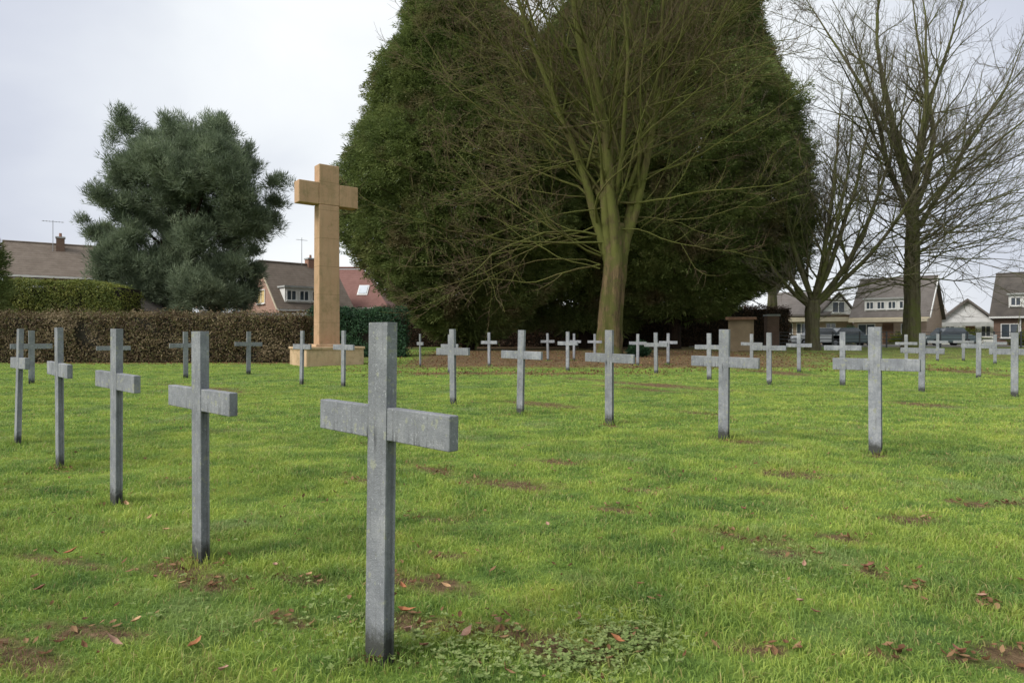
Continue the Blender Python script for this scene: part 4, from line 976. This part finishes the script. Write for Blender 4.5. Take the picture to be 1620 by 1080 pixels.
# road, pavement, fence, cars
def strip(name, y0, y1, x0, x1, z, m):
    n = 30; xs = np.linspace(x0, x1, n); V = []
    for yy in (y0, y1): V.append(np.stack([xs, np.full(n, yy), np.full(n, z)], -1))
    i = np.arange(n - 1); q = np.stack([i, i + 1, n + i + 1, n + i], -1)
    tag(np_mesh(name, np.concatenate(V), [q], m), kind='structure')
strip('road', 52.0, 57.0, 14, 130, .275, M_ASPH)
k = MB().box(14, 130, 51.0, 51.98, .1, .37).build('pavement', M_PAVE); tag(k, kind='structure')
k = MB().box(14, 130, 57.02, 58.0, .1, .37).build('pavement', M_PAVE); tag(k, kind='structure')
root = empty('fence', (W(1232, 48), 48, .26)); L = 26
m = MB()
for zz in (.35, .62, .89, 1.12): m.box(0, L, -.02, .02, zz, zz + .05)
m.build('rails', M_DKMETAL, root)
for i in range(14): MB().box(i * 2.0 - .05, i * 2.0 + .05, -.07, -.022, -.1, 1.22).build('post', M_DKMETAL, root)
tag(root, 'low dark railing fence along the far edge of the lawn at right', 'fence')
def car(px, d, paint, label, L=4.1, H=1.5, flip=1):
    root = empty('parked_car', (W(px, d), d, .275), 0 if flip > 0 else math.pi)
    b = MB(); b.prism([(-L / 2, .32), (L / 2, .32), (L / 2, .72), (L / 2 - .25, .88), (L * .24, .96), (-L * .42, .98), (-L / 2, .85)], -.85, .85); b.build('body', paint, root, .06)
    c = MB(); c.prism([(-L * .40, .985), (L * .22, .965), (L * .08, H), (-L * .28, H)], -.72, .72); cb = c.build('cabin', M_GLASS, root, .05)
    MB().box(-L * .27, L * .07, -.68, .68, H + .002, H + .05).build('roof', paint, root, .02)
    for sx in (-.31, .31):
        for sy in (-1, 1):
            t = MB(); t.tube((L * sx, sy * .70, .31), (L * sx, sy * .89, .31), .31, .31, 20); w_ = t.build('wheel', M_RUBBER, root)
            MB().tube((L * sx, sy * .885, .31), (L * sx, sy * .90, .31), .19, .17, 12).build('rim', M_METAL, w_)
    for sy in (-.6, .6): MB().box(L / 2 - .03, L / 2 + .012, sy - .16, sy + .16, .62, .76).build('headlight', M_WHITE, root)
    tag(root, label, 'car', 'cars parked along the road')
car(1345, 54.5, M_CARG, 'grey-green car parked behind the fence between the two right-hand trees')
car(1290, 54.5, M_CARW, 'white car parked half hidden behind the forked tree trunk', flip=-1)
car(1495, 54.8, M_CARG, 'dark grey-green car parked right of the tall bare tree', flip=-1)
def shrub(px, d, r, h, mat, seed, label):
    g = np.random.default_rng(seed); x0 = W(px, d); root = empty('shrub', (x0, d, .26)); n = 130
    u = unit(g.normal(0, 1, (n, 3))); u[:, 2] = np.abs(u[:, 2]); p = u * np.array([r, r, h]) * g.uniform(.5, 1, (n, 1))
    V, R = place_clumps(clump_templates(3, 46, .26, .12, .06, g), p, u + np.array([0, 0, .3]), g.uniform(.6, 1.2, n), g); leafobj('leaves', V, R, mat, root)
    P = np.array([[0, 0, -.1], [0, 0, h * .4], [.1, 0, h * .8]])[None]; tube_obj('stem', [(P, np.array([[.05, .04, .02]]), 5)], M_TRUNKD, root)
    tag(root, label, 'shrub')
shrub(1345, 58.6, 1.1, 1.7, M_LAUREL, 1, 'green shrub in the front garden behind the parked grey-green car')
shrub(1532, 59.5, 1.0, 1.6, M_GHEDGE, 2, 'olive shrub in front of the white gabled bungalow')
shrub(1425, 59, .9, 1.2, M_GHEDGE, 3, 'low shrub left of the tall bare trunk in front of the dormered house')
shrub(1010, 31.5, .35, .35, M_LAUREL, 4, 'small green ivy tuft at the right foot of the huge mossy trunk')
shrub(1618, 54.0, .9, 1.1, M_GHEDGE, 5, 'low shrub before the dark-roofed house at the right border')

# far trees closing the horizon
def far_mass():
    g = np.random.default_rng(88); n = 3600; x = g.uniform(-170, 190, n); y = g.uniform(120, 150, n)
    h = 5.0 + 2.0 * sn(x, x * 0, .11, 3) + 1.0 * sn(x, x * 0, .5, 4); z = g.uniform(0, 1, n) * np.maximum(h, 1.5)
    V, R = place_clumps(clump_templates(4, 40, 1.1, .7, .4, g), np.stack([x, y, z], -1), g.normal(0, 1, (n, 3)), g.uniform(.7, 1.3, n), g)
    o = leafobj('distant_wood', V, R, M_BROWNH); tag(o, 'low brownish far-off trees along the horizon', 'trees', kind='stuff')
far_mass()

# ------------------------------------------------------------------ world, sun, camera
w = bpy.data.worlds.new('World'); scene.world = w; w.use_nodes = True; nt = w.node_tree
bg = nt.nodes['Background']; sky = nt.nodes.new('ShaderNodeTexSky'); sky.sky_type = 'NISHITA'; sky.sun_disc = False
SUN_EL, SUN_AZ = math.radians(42), math.radians(-120)     # azimuth clockwise from +Y
sky.sun_elevation = SUN_EL; sky.sun_rotation = SUN_AZ; sky.air_density = 1.0; sky.dust_density = 3.0
tc = nt.nodes.new('ShaderNodeTexCoord'); sp = nt.nodes.new('ShaderNodeSeparateXYZ'); lnk(nt, tc.outputs['Generated'], sp.inputs[0])
mp = nt.nodes.new('ShaderNodeMapping'); mp.inputs['Scale'].default_value = (1.0, 1.0, 2.2); lnk(nt, tc.outputs['Generated'], mp.inputs[0])
cl = noise(nt, mp.outputs[0], 2.0, 5, 0.5, 0.3)
side = math_(nt, 'ABSOLUTE', sp.outputs[0])
hi = math_(nt, 'MULTIPLY', maprange(nt, side, 0.26, 0.64), 1.0)
f = math_(nt, 'ADD', math_(nt, 'MULTIPLY', hi, 0.75), math_(nt, 'MULTIPLY', math_(nt, 'SUBTRACT', cl, 0.47), 1.15))
cloud = ramp(nt, f, [(0.0, (0.62, 0.635, 0.64)), (0.30, (0.55, 0.57, 0.59)), (0.7, (0.41, 0.43, 0.485)), (1.0, (0.34, 0.36, 0.42))])
nb = mixc(nt, 1.0, sky.outputs[0], (0.08, 0.08, 0.08), 'MULTIPLY')
c = mixc(nt, 0.9, nb, cloud)
lnk(nt, c, bg.inputs[0]); bg.inputs[1].default_value = 1.0
ld = bpy.data.lights.new('sun', 'SUN'); ld.energy = 2.1; ld.angle = math.radians(28); ld.color = (1.0, 0.96, 0.90)
lo = bpy.data.objects.new('sun', ld); COL.objects.link(lo)
sd = Vector((math.sin(SUN_AZ) * math.cos(SUN_EL), math.cos(SUN_AZ) * math.cos(SUN_EL), math.sin(SUN_EL)))
lo.rotation_euler = sd.to_track_quat('Z', 'Y').to_euler(); lo.location = sd * 50

cam = bpy.data.cameras.new('camera'); co = bpy.data.objects.new('camera', cam); COL.objects.link(co)
cam.sensor_width = 36; cam.lens = F / 1620 * 36; cam.shift_y = -10 / 1620; cam.clip_end = 2000; cam.clip_start = .05
co.location = (0, 0, HC); co.rotation_euler = (math.radians(90), 0, 0)
scene.camera = co
scene.view_settings.view_transform = 'Standard'; scene.view_settings.look = 'None'
scene.view_settings.exposure = 0.80; scene.view_settings.gamma = 1
